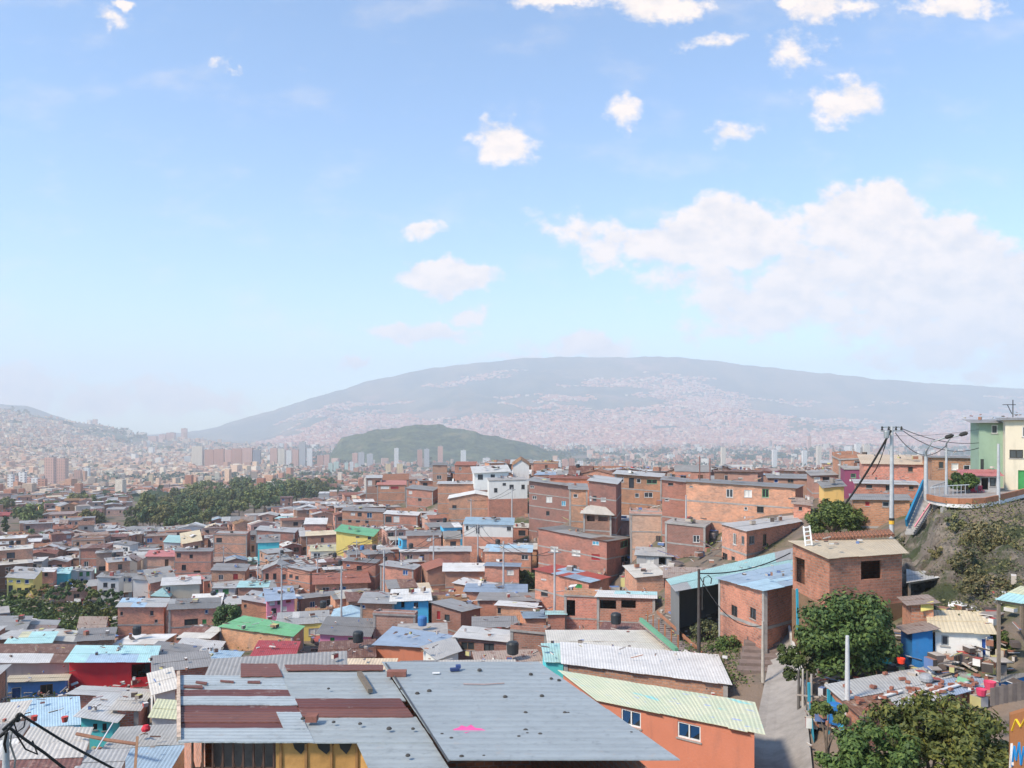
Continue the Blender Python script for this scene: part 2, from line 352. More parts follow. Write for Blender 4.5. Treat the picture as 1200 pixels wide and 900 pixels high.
def ground_uv(px, Y):
    px = min(max(px, _tx[0]), _tx[-1]-1e-6); l = min(max(math.log(max(Y, 3.01)), _tl[0]), _tl[-1]-1e-9)
    i = int(np.searchsorted(_tx, px, 'right')-1); j = int(np.searchsorted(_tl, l, 'right')-1)
    a = (px-_tx[i])/(_tx[i+1]-_tx[i]); b = (l-_tl[j])/(_tl[j+1]-_tl[j])
    a = a*a*(3-2*a)*.5+a*.5; b = b*b*(3-2*b)*.4+b*.6
    return float((_tz[i, j]*(1-b)+_tz[i, j+1]*b)*(1-a)+(_tz[i+1, j]*(1-b)+_tz[i+1, j+1]*b)*a)
def ground(X, Y):
    Y = max(Y, 3.0); return ground_uv(CX+F*X/Y, Y)
def fb(x, y, s, o=4): return mnoise.fractal(Vector((x*s, y*s, 3.7)), 1.0, 2.0, o)

def grid_mesh(name, cols, rows, fn, mat, smooth=True):
    nv = []; nf = []
    for r in rows:
        for c in cols: nv.append(fn(c, r))
    W = len(cols)
    for j in range(len(rows)-1):
        for i in range(W-1): a = j*W+i; nf.append((a, a+1, a+W+1, a+W))
    me = bpy.data.meshes.new(name); me.from_pydata(nv, [], nf); me.materials.append(mat)
    me.polygons.foreach_set('use_smooth', [smooth]*len(nf)); me.update()
    o = bpy.data.objects.new(name, me); COL.objects.link(o); return o

def M_ground():
    m, nt, b = newmat('hillside_ground'); wp = worldpos(nt)
    c = mixc(nt, maprange(nt, noise_(nt, .12, 6, .7, wp), .4, .62), (.22,.165,.125), (.15,.125,.105))
    c = mixc(nt, maprange(nt, noise_(nt, .05, 6, .7, wp), .5, .62), c, (.075,.09,.04))
    sep = _n(nt, 'ShaderNodeSeparateXYZ'); nt.links.new(wp, sep.inputs[0])
    far = maprange(nt, sep.outputs[1], 500, 1200)
    fc = mixc(nt, maprange(nt, noise_(nt, .006, 7, .7, wp), .42, .6), (.05,.085,.045), (.20,.155,.12))
    c = mixc(nt, far, c, fc)
    nt.links.new(c, b.inputs['Base Color']); b.inputs['Roughness'].default_value = .95; b.inputs['Specular IOR Level'].default_value = .15
    bump(nt, b, noise_(nt, 1.5, 6, .7, wp), .15); return m
cols = list(np.linspace(-300, 1500, 260))
rows = list(np.exp(np.linspace(math.log(3.05), math.log(12500), 330)))
def tfn(c, r):
    z = ground_uv(c, r); X = (c-CX)/F*r
    z += fb(X, r, .05)*min(r*.004, .35) + (fb(X, r, .004)*min((r-400)*.004, 9) if r > 400 else 0)
    return (X, r, z)
g = grid_mesh('ground', cols, rows, tfn, M_ground()); g['kind'] = 'structure'

# ---------------------------------------------------------------- mountains
def ridge_interp(pts, x):
    return float(np.interp(x, [p[0] for p in pts], [p[1] for p in pts]))
MR = [(150,512),(240,503),(300,487),(360,468),(430,447),(500,432),(560,425),(620,420),(700,418),(800,419),(870,427),(940,435),(1010,442),(1080,448),(1140,452),(1200,456),(1350,470),(1500,480)]
MY0, MY1 = 5600., 9800.
def mtn_point(c, t):
    ry = ridge_interp(MR, c)
    Y = MY0+(MY1-MY0)*t if t <= 1 else MY1+(t-1)*2600
    X = (c-CX)/F*Y
    base = 523.
    if t <= 1:
        k = t*.55+.45*t*t; py = base+(ry-base)*k; z = -(py-HY)/F*Y
        amp = 250*math.sin(math.pi*min(t*1.02, 1))**.8*min(1, (base-ry)/60)
        z += amp*(mnoise.ridged_multi_fractal(Vector((X*.00055, Y*.0003, 1.3)), 1.0, 2.1, 5, 1.0, 2.0)-1.15)*.8 + 16*fb(X, Y, .003)*t + (7*fb(X, 77, .008) if t > .9 else 0)
    else: z = -(ry-HY)/F*MY1*(1-(t-1))-(t-1)*200
    return (X, Y, z)
def M_mountain():
    m, nt, b = newmat('mountain_vegetation'); wp = worldpos(nt)
    c = mixc(nt, maprange(nt, noise_(nt, .0016, 8, .68, wp), .42, .6), (.04,.07,.06), (.13,.12,.08))
    c = mixc(nt, maprange(nt, noise_(nt, .0009, 6, .6, wp), .55, .66), c, (.24,.17,.13))
    nt.links.new(c, b.inputs['Base Color']); b.inputs['Roughness'].default_value = 1; b.inputs['Specular IOR Level'].default_value = 0
    return m
MM = M_mountain()
o = grid_mesh('mountain', list(np.linspace(130, 1500, 360)), list(np.linspace(0, 1.0, 90))+[1.15,1.5,2.0], mtn_point, MM); o['kind'] = 'structure'
def hill(name, pts, Y0, Y1, mat, base, amp=20, n=120, x0=None, x1=None):
    def fn(c, t):
        ry = ridge_interp(pts, c); Y = Y0+(Y1-Y0)*t; X = (c-CX)/F*Y
        zt = -(ry-HY)/F*(Y0+(Y1-Y0)*.6)
        s = math.sin(math.pi*min(1, t/1.2)) if t < .6 else math.sin(math.pi*.5)*(1-((t-.6)/.4)**2)
        s = math.sin(math.pi*.5*t/.6) if t < .6 else math.cos(math.pi*.5*(t-.6)/.4)
        return (X, Y, base+(zt-base)*s+amp*fb(X, Y, 9/(Y1-Y0))*s)
    o = grid_mesh(name, list(np.linspace(pts[0][0], pts[-1][0], n)), list(np.linspace(0, 1, 40)), fn, mat); o['kind'] = 'structure'; return o
hill('mountain', [(-300,440),(-100,462),(0,474),(30,475),(60,486),(95,497),(130,510)], 6300, 9000, MM, -140, 20)
def M_forest():
    m, nt, b = newmat('forest_canopy'); wp = worldpos(nt)
    c = mixc(nt, maprange(nt, noise_(nt, .03, 7, .75, wp), .38, .62), (.03,.05,.03), (.11,.13,.06))
    c = mixc(nt, maprange(nt, noise_(nt, .008, 4, .6, wp), .58, .68), c, (.16,.15,.08))
    nt.links.new(c, b.inputs['Base Color']); b.inputs['Roughness'].default_value = 1; b.inputs['Specular IOR Level'].default_value = 0; bump(nt, b, noise_(nt, .06, 6, .7, wp), 8); return m
MF = M_forest()
CERRO = [(385,536),(400,517),(430,507),(470,502),(510,501),(540,505),(570,510),(610,519),(650,531),(690,545)]
hill('hill', CERRO, 2900, 3900, MF, -150, 22)

# ---------------------------------------------------------------- haze
def build_haze():
    mb = MB(); x0, x1, y0, y1, z0, z1 = -9500, 13500, -60, 13200, -260, 1050
    mb.box(((x0+x1)/2, (y0+y1)/2, (z0+z1)/2), (x1-x0, y1-y0, z1-z0))
    m = bpy.data.materials.new('haze_air'); m.use_nodes = True; nt = m.node_tree; nt.nodes.clear()
    out = nt.nodes.new('ShaderNodeOutputMaterial'); v = nt.nodes.new('ShaderNodeVolumePrincipled')
    v.inputs['Density'].default_value = HAZE_DENSITY; v.inputs['Color'].default_value = (.87,.93,1,1); v.inputs['Anisotropy'].default_value = 0.0
    nt.links.new(v.outputs[0], out.inputs['Volume'])
    o = mb.build('haze', m); o['kind'] = 'stuff'; return o
build_haze()
# ---------------------------------------------------------------- houses
def lerp(a, b, t): return a+(b-a)*t
BRK = {'r': M_brick('red'), 'o': M_brick('orange', (.58,.255,.145), (.36,.155,.09), (.38,.28,.22), .3), 'd': M_brick('dark', (.36,.165,.11), (.26,.115,.08), (.25,.2,.18), .6),
       'p': M_brick('pale', (.54,.29,.21), (.36,.18,.13), (.45,.38,.33), .35), 'x': M_brick('deep_red', (.52,.18,.125), (.27,.095,.07), (.30,.2,.16), .3), 'b': M_brick('brown', (.37,.18,.125), (.29,.14,.10), (.33,.27,.23), .5)}
PT = {'white': (.62,.61,.58), 'cream': (.62,.55,.42), 'yellow': (.70,.55,.16), 'ochre': (.62,.40,.14), 'pink': (.60,.22,.33), 'purple': (.33,.16,.38), 'crimson': (.42,.045,.06), 'red': (.62,.03,.04),
      'blue': (.11,.27,.60), 'sky': (.08,.42,.68), 'turq': (.10,.58,.62), 'mint': (.25,.35,.26), 'dgrey': (.17,.17,.17), 'green': (.14,.38,.2), 'orange': (.50,.175,.10), 'salmon': (.52,.19,.115), 'lime': (.50,.58,.25),
      'grey': (.36,.35,.34), 'beige': (.50,.43,.36), 'magenta': (.24,.06,.12), 'deepblue': (.02,.15,.38), 'tan': (.62,.45,.25)}
RF = {'G': ((.29,.28,.265), .38), 'LG': ((.44,.43,.41), .34), 'W': ((.68,.66,.62), .2), 'B': ((.30,.38,.47), .2), 'RU': ((.30,.17,.12), .9), 'F': ((.25,.235,.22), .25), 'TQ': ((.42,.66,.64), .12),
      'GR': ((.15,.40,.19), .12), 'BR': ((.36,.27,.22), .6), 'Y': ((.62,.60,.38), .12), 'RD': ((.45,.07,.05), .1), 'C': ((.58,.54,.47), .25), 'PK': ((.55,.2,.17), .2), 'BL': ((.38,.52,.62), .18), 'TN': ((.66,.53,.36), .05)}
def wallmat(k):
    if k == 'wood': return WOODM
    return BRK[k] if k in BRK else M_paint(PT[k])
def roofmat(k):
    if k == 'PAT': return PATR
    return M_tile() if k == 'T' else (CONC if k == 'S' else M_sheet(*RF[k]))
CONC = M_plain((.34,.32,.30), .9, var=.4, scale=1.6); WOODM = M_plain((.20,.12,.07), .85, scale=4); DARKM = M_plain((.035,.033,.03), .8)
WHITEF = M_plain((.70,.70,.68), .6); METAL = M_plain((.32,.34,.35), .5, .4); GLASS = M_glass(); GLASSB = M_glass((.015,.06,.16)); REBAR = M_plain((.10,.055,.04), .8); CURT = M_plain((.62,.60,.56), .9)
GALV = M_plain((.48,.50,.52), .45, .35)

def wall_face(mb, A, B, zA, zB, zb, ops, wm, inn):        # vertical wall from A to B (plan), sloping top, with real openings
    A = Vector((A[0], A[1])); B = Vector((B[0], B[1])); L = (B-A).length; e = (B-A)/L
    top = min(zA, zB)-.05
    ok = []
    for o in ops:
        s0, s1, z0, z1 = max(.12, o[0]), min(L-.12, o[1]), max(zb+.05, o[2]), min(top-.05, o[3])
        if s1-s0 > .15 and z1-z0 > .15 and all(s1 < p[0]-.02 or s0 > p[1]+.02 or z1 < p[2]-.02 or z0 > p[3]+.02 for p in ok): ok.append((s0, s1, z0, z1)+tuple(o[4:]))
    S = sorted({0, L} | {x for o in ok for x in o[:2]}); Z = sorted({zb} | {x for o in ok for x in o[2:4]})
    W = lambda s, z: (A.x+e.x*s, A.y+e.y*s, z)
    for i in range(len(S)-1):
        a, b = S[i], S[i+1]
        for j in range(len(Z)):
            z0 = Z[j]
            if j < len(Z)-1:
                z1 = Z[j+1]
                if any(o[0]-1e-4 <= a and b <= o[1]+1e-4 and o[2]-1e-4 <= z0 and z1 <= o[3]+1e-4 for o in ok): continue
                q = [(a, z0), (b, z0), (b, z1), (a, z1)]
            else: q = [(a, z0), (b, z0), (b, lerp(zA, zB, b/L)), (a, lerp(zA, zB, a/L))]
            mb.poly([W(s, z) for s, z in q], wm, [(s, z) for s, z in q])
    dep = .14; out = []
    for o in ok:
        s0, s1, z0, z1 = o[:4]; I = lambda s, z: (A.x+e.x*s+inn.x*dep, A.y+e.y*s+inn.y*dep, z)
        for (a, b) in (((s0, z0), (s1, z0)), ((s1, z0), (s1, z1)), ((s1, z1), (s0, z1)), ((s0, z1), (s0, z0))):
            mb.poly([W(*a), W(*b), I(*b), I(*a)], wm)
        out.append((W, I, o, e, inn))
    return out
WST = {'d': (WHITEF, GLASS), 'k': (DARKM, GLASS), 'b': (WHITEF, GLASSB), 'B': (WHITEF, GLASS), 'w': (WHITEF, CURT), 'g': (M_plain((.12,.33,.16)), GLASS), 'r': (M_plain((.4,.05,.04)), M_plain((.32,.03,.04))),
       'm': (METAL, GLASS), 'n': (WOODM, GLASS), 'c': (WHITEF, M_plain((.10,.35,.5))), 'G': (M_plain((.05,.25,.08)), M_plain((.05,.27,.08))), 'D': (WOODM, M_plain((.09,.05,.03)))}
def window_at(W, I, o, e, inn, get):
    s0, s1, z0, z1 = o[:4]; st = o[4] if len(o) > 4 else 'd'
    if st == 'o': return
    fm, pm = WST[st]; fw = .06; door = z1-z0 > 1.7
    fmb = get('door' if door else 'window'); pmb = get('pane' if not door else 'door_leaf', child=True)
    def bx(a, b, c, d, m, t0, t1, mb):
        pts = []
        for t in (t0, t1):
            for (s, z) in ((a, c), (b, c), (b, d), (a, d)):
                q = W(s, z); pts.append((q[0]+inn.x*t, q[1]+inn.y*t, z))
        for f in ((0,1,2,3),(5,4,7,6),(4,0,3,7),(1,5,6,2),(3,2,6,7),(4,5,1,0)): mb.poly([pts[i] for i in f], m)
    f0, f1 = .03, .10
    bx(s0, s0+fw, z0, z1, fm, f0, f1, fmb); bx(s1-fw, s1, z0, z1, fm, f0, f1, fmb); bx(s0+fw, s1-fw, z0, z0+fw, fm, f0, f1, fmb); bx(s0+fw, s1-fw, z1-fw, z1, fm, f0, f1, fmb)
    if s1-s0 > .8 and not door: bx((s0+s1)/2-fw/2, (s0+s1)/2+fw/2, z0+fw, z1-fw, fm, f0, f1, fmb)
    if st == 'B':
        cb = get('curtain', child=True)
        for (u0, u1, v0) in ((.06, .44, .30), (.56, .94, .62)):
            q = [(lerp(s0, s1, u0), z0+.08), (lerp(s0, s1, v0), z0+.08), (lerp(s0, s1, u1), lerp(z0, z1, .55)), (lerp(s0, s1, u1), z1-.07), (lerp(s0, s1, u0), z1-.07)]
            cb.poly([(W(s, z)[0]+inn.x*.075, W(s, z)[1]+inn.y*.075, z) for s, z in q], M_plain((.006,.05,.14)))
    if not door: bx(s0-.06, s1+.06, z0-.07, z0-.004, CONC, -.05, .02, fmb)
    pmb.poly([(W(s, z)[0]+inn.x*.085, W(s, z)[1]+inn.y*.085, z) for s, z in ((s0, z0), (s1, z0), (s1, z1), (s0, z1))], pm)
def sheet(mb, Q, mats, pw=.9, rows=2, jit=.07, th=.02, r=None):      # Q: fl, fr, br, bl ; overlapping sheets
    r = r or rnd; FL, FR, BR_, BL = [Vector(q) for q in Q]
    w = ((FR-FL).length+(BR_-BL).length)/2; d = ((BL-FL).length+(BR_-FR).length)/2
    n = max(1, int(round(w/pw))); rows = max(1, min(rows, int(d/1.6) or 1))
    at = lambda s, t: FL.lerp(FR, s).lerp(BL.lerp(BR_, s), t)
    for j in range(rows):
        t0 = j/rows; t1 = (j+1)/rows
        m0 = r.choices(mats, [4]+[1]*(len(mats)-1))[0]
        for i in range(n):
            if r.random() < .3: m0 = r.choices(mats, [4]+[1]*(len(mats)-1))[0]
            ja = r.uniform(-jit, jit)/d; dz = Vector((0, 0, .006*(i % 2)+.03*j+r.uniform(0, .008)))
            a0, a1 = i/n, (i+1)/n+.04/w if i < n-1 else 1
            tt0 = t0+ja-(.06/d if j else 0); tt1 = t1+r.uniform(-jit, jit)/d*.5
            q = [at(a0, tt0)+dz, at(a1, tt0)+dz, at(a1, tt1)+dz, at(a0, tt1)+dz]
            uv = [(a0*w, tt0*d), (a1*w, tt0*d), (a1*w, tt1*d), (a0*w, tt1*d)]
            lo = [(p[0], p[1], p[2]-th) for p in q]
            mb.poly(q, m0, uv); mb.poly(lo[::-1], m0)
            for k in range(4): l = (k+1) % 4; mb.poly([lo[k], lo[l], q[l], q[k]], m0)
def M_patterned():
    m, nt, b = newmat('patterned_sheet'); wp = worldpos(nt); uv = _n(nt, 'ShaderNodeTexCoord').outputs['UV']
    c = mixc(nt, maprange(nt, noise_(nt, .7, 4, .6, wp), .35, .65), (.60,.60,.42), (.50,.55,.38))
    c = mixc(nt, maprange(nt, noise_(nt, .55, 3, .5, uv, (1, 1, 1)), .60, .66), c, (.25,.58,.55))
    c = mixc(nt, maprange(nt, noise_(nt, 1.3, 3, .5, uv, (.8, 1.6, 1)), .64, .68), c, (.36,.42,.60))
    c = mixc(nt, maprange(nt, noise_(nt, 2.2, 5, .7, uv, (1, 3, 1)), .62, .7), c, (.30,.27,.22))
    w = _n(nt, 'ShaderNodeTexWave', wave_type='BANDS', bands_direction='X'); nt.links.new(uv, w.inputs[0]); w.inputs['Scale'].default_value = 1.4
    w2 = _n(nt, 'ShaderNodeTexWave', wave_type='BANDS', bands_direction='Y'); nt.links.new(uv, w2.inputs[0]); w2.inputs['Scale'].default_value = .9
    c = mixc(nt, maprange(nt, w.outputs['Fac'], .0, .25, .35, 0), c, (.36,.36,.25)); c = mixc(nt, maprange(nt, w2.outputs['Fac'], .0, .12, .3, 0), c, (.40,.40,.28))
    nt.links.new(c, b.inputs['Base Color']); b.inputs['Roughness'].default_value = .6; bump(nt, b, w.outputs['Fac'], .03, .5); return m
PATR = M_patterned()
HOUSES = []
FOOT = []        # plan footprints already used: (centre, radius, screen box, distance)
def house(FL, FR, BR_, BL, wall='r', roof='G', label=None, name='house', cat='house', group=None, wins=(), auto=None, bands=True, over=.3, kind='shed', rh=1.0,
          stuff=None, r=None, mats2=None, zb=None, sidewall=None, posts=False, cols=True, lowwall=None, rows=2, openfront=False, upstand=0):
    r = r or rnd; wm = wallmat(wall); sm = wallmat(sidewall) if sidewall else wm
    FL, FR, BR_, BL = Vector(FL), Vector(FR), Vector(BR_), Vector(BL)
    if zb is None: zb = min(ground(p.x, p.y) for p in (FL, FR, BR_, BL))-.4
    zb = min(zb, min(p.z for p in (FL, FR, BR_, BL))-.5)
    parts = {}; order = []
    if stuff is None:
        c = (FL+FR+BR_+BL)/4; root = empty(name, (c.x, c.y, zb), label, cat, group)
        pairs = []
        cnt = {}
        def get(nm, child=False):
            mb = MB(); 
            if child: pairs[-1][2].append((nm, mb))
            else: pairs.append((nm, mb, []))
            return mb
    else:
        root = None
        def get(nm, child=False): return stuff
    sink = .04; tops = [p-Vector((0, 0, sink)) for p in (FL, FR, BR_, BL)]
    wmb = get('wall'); ops = {'F': [], 'R': [], 'B': [], 'L': []}
    C = [FL, FR, BR_, BL]; faces = {'F': (0, 1), 'R': (1, 2), 'B': (2, 3), 'L': (3, 0)}
    cen = (FL+FR+BR_+BL)/4
    geo = {}
    for k, (a, b) in faces.items():
        A, B = C[a], C[b]; e = Vector((B.x-A.x, B.y-A.y)); L = e.length; e = e/L; inn = Vector((-e.y, e.x))
        if inn.dot(Vector((cen.x-A.x, cen.y-A.y))) < 0: inn = -inn
        geo[k] = (A, B, L, e, inn)
    for w in wins:
        k, x0, y0, x1, y1 = w[:5]; A, B, L, e, inn = geo[k]
        ss = []; zz = []
        for (px, py) in ((x0, y0), (x1, y1)):
            d = Vector(((px-CX)/F, 1, -(py-HY)/F)); den = d.x*inn.x+d.y*inn.y
            if abs(den) < 1e-4: break
            t = (A.x*inn.x+A.y*inn.y)/den; p = d*t; ss.append((p.x-A.x)*e.x+(p.y-A.y)*e.y); zz.append(p.z)
        if len(ss) == 2: ops[k].append((min(ss), max(ss), min(zz), max(zz), w[5] if len(w) > 5 else 'd'))
    if auto:
        nst, dens = auto
        for k in ('F', 'L', 'R'):
            A, B, L, e, inn = geo[k]
            if A.x*inn.x+A.y*inn.y < 0: continue            # faces away from the valley side we look from
            zt = min(A.z, B.z); n = int(L/2.3)
            for fl in range(nst):
                for i in range(n):
                    if r.random() > dens*(1 if k == 'F' else .55): continue
                    c = (i+.5)*L/n+r.uniform(-.25, .25); w = r.choice((.8, 1.0, 1.2, 1.5)); h = r.choice((.9, 1.1, 1.25))
                    z1 = zt-.55-fl*2.6-r.uniform(0, .15); st = r.choices('dkwbmnDcr', (5, 5, 1.5, .6, 2, 1.5, 1.6, .25, .2))[0]
                    if st == 'D': w, h = .85, 1.95
                    ops[k].append((c-w/2, c+w/2, z1-h, z1, st))
    done = []
    # gable triangles handled by raising the side walls
    tF, tR, tB, tL = tops
    T = {0: tF, 1: tR, 2: tB, 3: tL}
    for k, (a, b) in faces.items():
        if openfront and k == 'F': continue
        A, B, L, e, inn = geo[k]
        done += wall_face(wmb, C[a], C[b], T[a].z, T[b].z, zb, ops[k], sm if k in 'LR' else wm, inn)
        if kind == 'gable_x' and k in 'LR' or kind == 'gable_y' and k in 'FB':
            M_ = (C[a]+C[b])/2; ridge = Vector((M_.x, M_.y, (T[a].z+T[b].z)/2+rh))
            wmb.poly([T[a], T[b], ridge], sm if k in 'LR' else wm)
    # storey slabs and columns
    if bands and wall in BRK and cols:
        cm = get('concrete_frame')
        hgt = min(p.z for p in C)-zb; nb = int((hgt-.6)/2.6)
        for k, (a, b) in faces.items():
            A, B, L, e, inn = geo[k]
            for q in range(min(nb, 5)):
                zA = A.z-2.6*(q+1)+.12; zB = B.z-2.6*(q+1)+.12
                o3 = Vector((-inn.x*.03, -inn.y*.03, 0)); i3 = Vector((inn.x*.02, inn.y*.02, 0)); e3 = Vector((e.x, e.y, 0))*.03
                a0 = Vector((A.x, A.y, zA)); b0 = Vector((B.x, B.y, zB)); h = Vector((0, 0, -.2))
                cm.poly([a0+o3-e3+h, b0+o3+e3+h, b0+o3+e3, a0+o3-e3], CONC); cm.poly([a0+o3-e3, b0+o3+e3, b0+i3, a0+i3], CONC); cm.poly([a0+i3+h, b0+i3+h, b0+o3+e3+h, a0+o3-e3+h], CONC)
        for a in (range(4) if r.random() < .4 or upstand else ()):
            p = C[a]; d = Vector((cen.x-p.x, cen.y-p.y)).normalized()
            cm.box((p.x+d.x*.1, p.y+d.y*.1, (zb+p.z-.1)/2), (.26, .26, p.z-.1-zb), math.atan2(geo['F'][3].y, geo['F'][3].x), CONC)
        if kind == 'slab' and upstand:
            for a in range(4):
                p = C[a]; d = Vector((cen.x-p.x, cen.y-p.y)).normalized()
                cm.box((p.x+d.x*.2, p.y+d.y*.2, p.z+upstand/2), (.22, .22, upstand), 0, CONC)
                for s in (-.07, .07): cm.beam((p.x+d.x*.2+s, p.y+d.y*.2, p.z+upstand), (p.x+d.x*.2+s, p.y+d.y*.2, p.z+upstand+.6), .025, .025, REBAR)
    for (W, I, o, e, inn) in done: window_at(W, I, o, e, inn, get)
    if lowwall:
        drop = 2.5
        if isinstance(lowwall, tuple): lowwall, drop = lowwall
        lw = get('lower_wall'); lm = wallmat(lowwall)
        for k, (a, b) in faces.items():
            A, B, L, e, inn = geo[k]; o3 = Vector((-inn.x*.04, -inn.y*.04, 0)); e3 = Vector((e.x, e.y, 0))*.04
            a0 = Vector((A.x, A.y, A.z-drop))+o3-e3; b0 = Vector((B.x, B.y, B.z-drop))+o3+e3
            lw.poly([(a0.x, a0.y, zb), (b0.x, b0.y, zb), b0, a0], lm); lw.poly([a0, b0, b0-o3, a0-o3], lm)
    rm = [roofmat(roof)]+[roofmat(x) for x in (mats2 or ())]
    rmb = get('roof')
    ef = (FR-FL); ef.z = 0; ef.normalize(); nb_ = (BL-FL); nb_.z = 0; nb_.normalize()
    if kind == 'shed':
        sf = (BL-FL); sf = sf/sf.length; sx = (FR-FL); sx = sx/sx.length
        Q = [FL-sx*over-sf*over, FR+sx*over-sf*over, BR_+sx*over+sf*over*.6, BL-sx*over+sf*over*.6]
        sheet(rmb, Q, rm, rows=rows, r=r)
    elif kind == 'slab':
        sx = (FR-FL).normalized(); sf = (BL-FL).normalized(); o2 = .12
        Q = [FL-sx*o2-sf*o2, FR+sx*o2-sf*o2, BR_+sx*o2+sf*o2, BL-sx*o2+sf*o2]; rmb.prism([q+Vector((0, 0, .06)) for q in Q], .2, rm[0])
        if upstand and wall in BRK:      # low brick parapet round the terrace
            pr = get('parapet')
            for a in range(4):
                A, B = C[a], C[(a+1) % 4]; pr.beam(A+Vector((0, 0, .06+upstand*.3)), B+Vector((0, 0, .06+upstand*.3)), .14, upstand*.6, wm)
    elif kind == 'gable_x':
        m1 = (FL+BL)/2+Vector((0, 0, rh)); m2 = (FR+BR_)/2+Vector((0, 0, rh)); sx = (FR-FL).normalized()*over
        for A, B in ((FL, FR), (BR_, BL)):
            ma, mb_ = (m1, m2) if A is FL else (m2, m1); s = sx if A is FL else -sx
            da = (A-ma).normalized()*over; db = (B-mb_).normalized()*over
            sheet(rmb, [A+da-s, B+db+s, mb_+s, ma-s], rm, rows=rows, r=r)
    elif kind == 'gable_y':
        m1 = (FL+FR)/2+Vector((0, 0, rh)); m2 = (BL+BR_)/2+Vector((0, 0, rh)); sf = (BL-FL).normalized()*over
        for A, B in ((BL, FL), (FR, BR_)):
            ma, mb_ = (m2, m1) if A is BL else (m1, m2); s = (sf if A is BL else -sf)
            da = (A-ma).normalized()*over; db = (B-mb_).normalized()*over
            sheet(rmb, [A+da+s, B+db-s, mb_-s, ma+s], rm, rows=rows, r=r)
    elif kind == 'hip':
        ap = cen+Vector((0, 0, rh)); Q = [p+(p-cen)*(over/max(.5, (p-cen).length)) for p in C]
        for a in range(4):
            A, B = Q[a], Q[(a+1) % 4]; rmb.poly([A, B, ap], rm[0], [(0, 0), ((B-A).length, 0), ((B-A).length/2, (ap-A).length)]); rmb.poly([A-Vector((0, 0, .08)), ap-Vector((0, 0, .08)), B-Vector((0, 0, .08))], rm[0])
            rmb.poly([A-Vector((0, 0, .08)), B-Vector((0, 0, .08)), B, A], rm[0])
    if root is not None:
        for nm, mb, kids in pairs:
            po = mb.build(nm, None, root)
            if po is None: continue
            for kn, kmb in kids:
                if kmb.f: kmb.build(kn, None, po)
        xs = [px_of(p) for p in C]+[px_of((p.x, p.y, ground(p.x, p.y))) for p in C]
        HOUSES.append((root, (min(a for a, b in xs), min(b for a, b in xs), max(a for a, b in xs), max(b for a, b in xs)), cen))
    return root

def solve_D(px, y):
    Y = 18.
    while Y < 2500:
        if HY-F*ground_uv(px, Y)/Y <= y: return Y
        Y *= 1.01
    return Y
def register(C, pad=0.6):
    cen = sum((Vector(c) for c in C), Vector())/len(C); FOOT.append(([Vector((c[0], c[1])) for c in C], cen.y,
        (min(px_of(c)[0] for c in C), min(px_of(c)[1] for c in C), max(px_of(c)[0] for c in C), None)))
LOG = []
KEEP = []        # screen boxes (x0, y0, x1, y1, distance) of hand placed houses that nothing generated may hide
def H(label, x0, y0, x1, y1, base, yaw=0, dep=7, yb=None, wall='r', roof='G', vb=None, D=None, rise=None, **k):
    if D is None: D = solve_D((x0+x1)/2, base)
    yaw = yaw-.75*math.degrees(math.atan(((x0+x1)/2-CX)/F)); ya = R(yaw); e = Vector((math.cos(ya), math.sin(ya))); n = Vector((-e.y, e.x)); u1 = (x1-CX)/F
    FL = P(x0, y0, D); t = (u1*D-FL.x)/(e.x-u1*e.y); Y1 = D+t*e.y; FR = Vector((FL.x+t*e.x, Y1, -(y1-HY)/F*Y1))
    BL = Vector((FL.x+n.x*dep, FL.y+n.y*dep, 0))
    if rise is not None: BL.z = FL.z+rise
    elif yb is None: BL.z = FL.z+.5
    else: BL.z = max(FL.z-1.2, min(FL.z+dep*.75, -(yb-HY)/F*BL.y))
    BR_ = Vector((FR.x+n.x*dep, FR.y+n.y*dep, FR.z+(BL.z-FL.z)))
    g0 = ground((FL.x+FR.x)/2, (FL.y+FR.y)/2); LOG.append((label[:44], round(D), round(t, 1), round((FL.z+FR.z)/2-g0, 1), round(BL.z-FL.z, 1)))
    register([FL, FR, BR_, BL])
    xs = [px_of(p)[0] for p in (FL, FR, BR_, BL)]; ys = [px_of(p)[1] for p in (FL, FR, BR_, BL)]
    KEEP.append((min(xs)-2, min(ys)-2, max(xs)+2, vb or base, min(FL.y, FR.y)))
    return house(FL, FR, BR_, BL, wall, roof, label, **k)
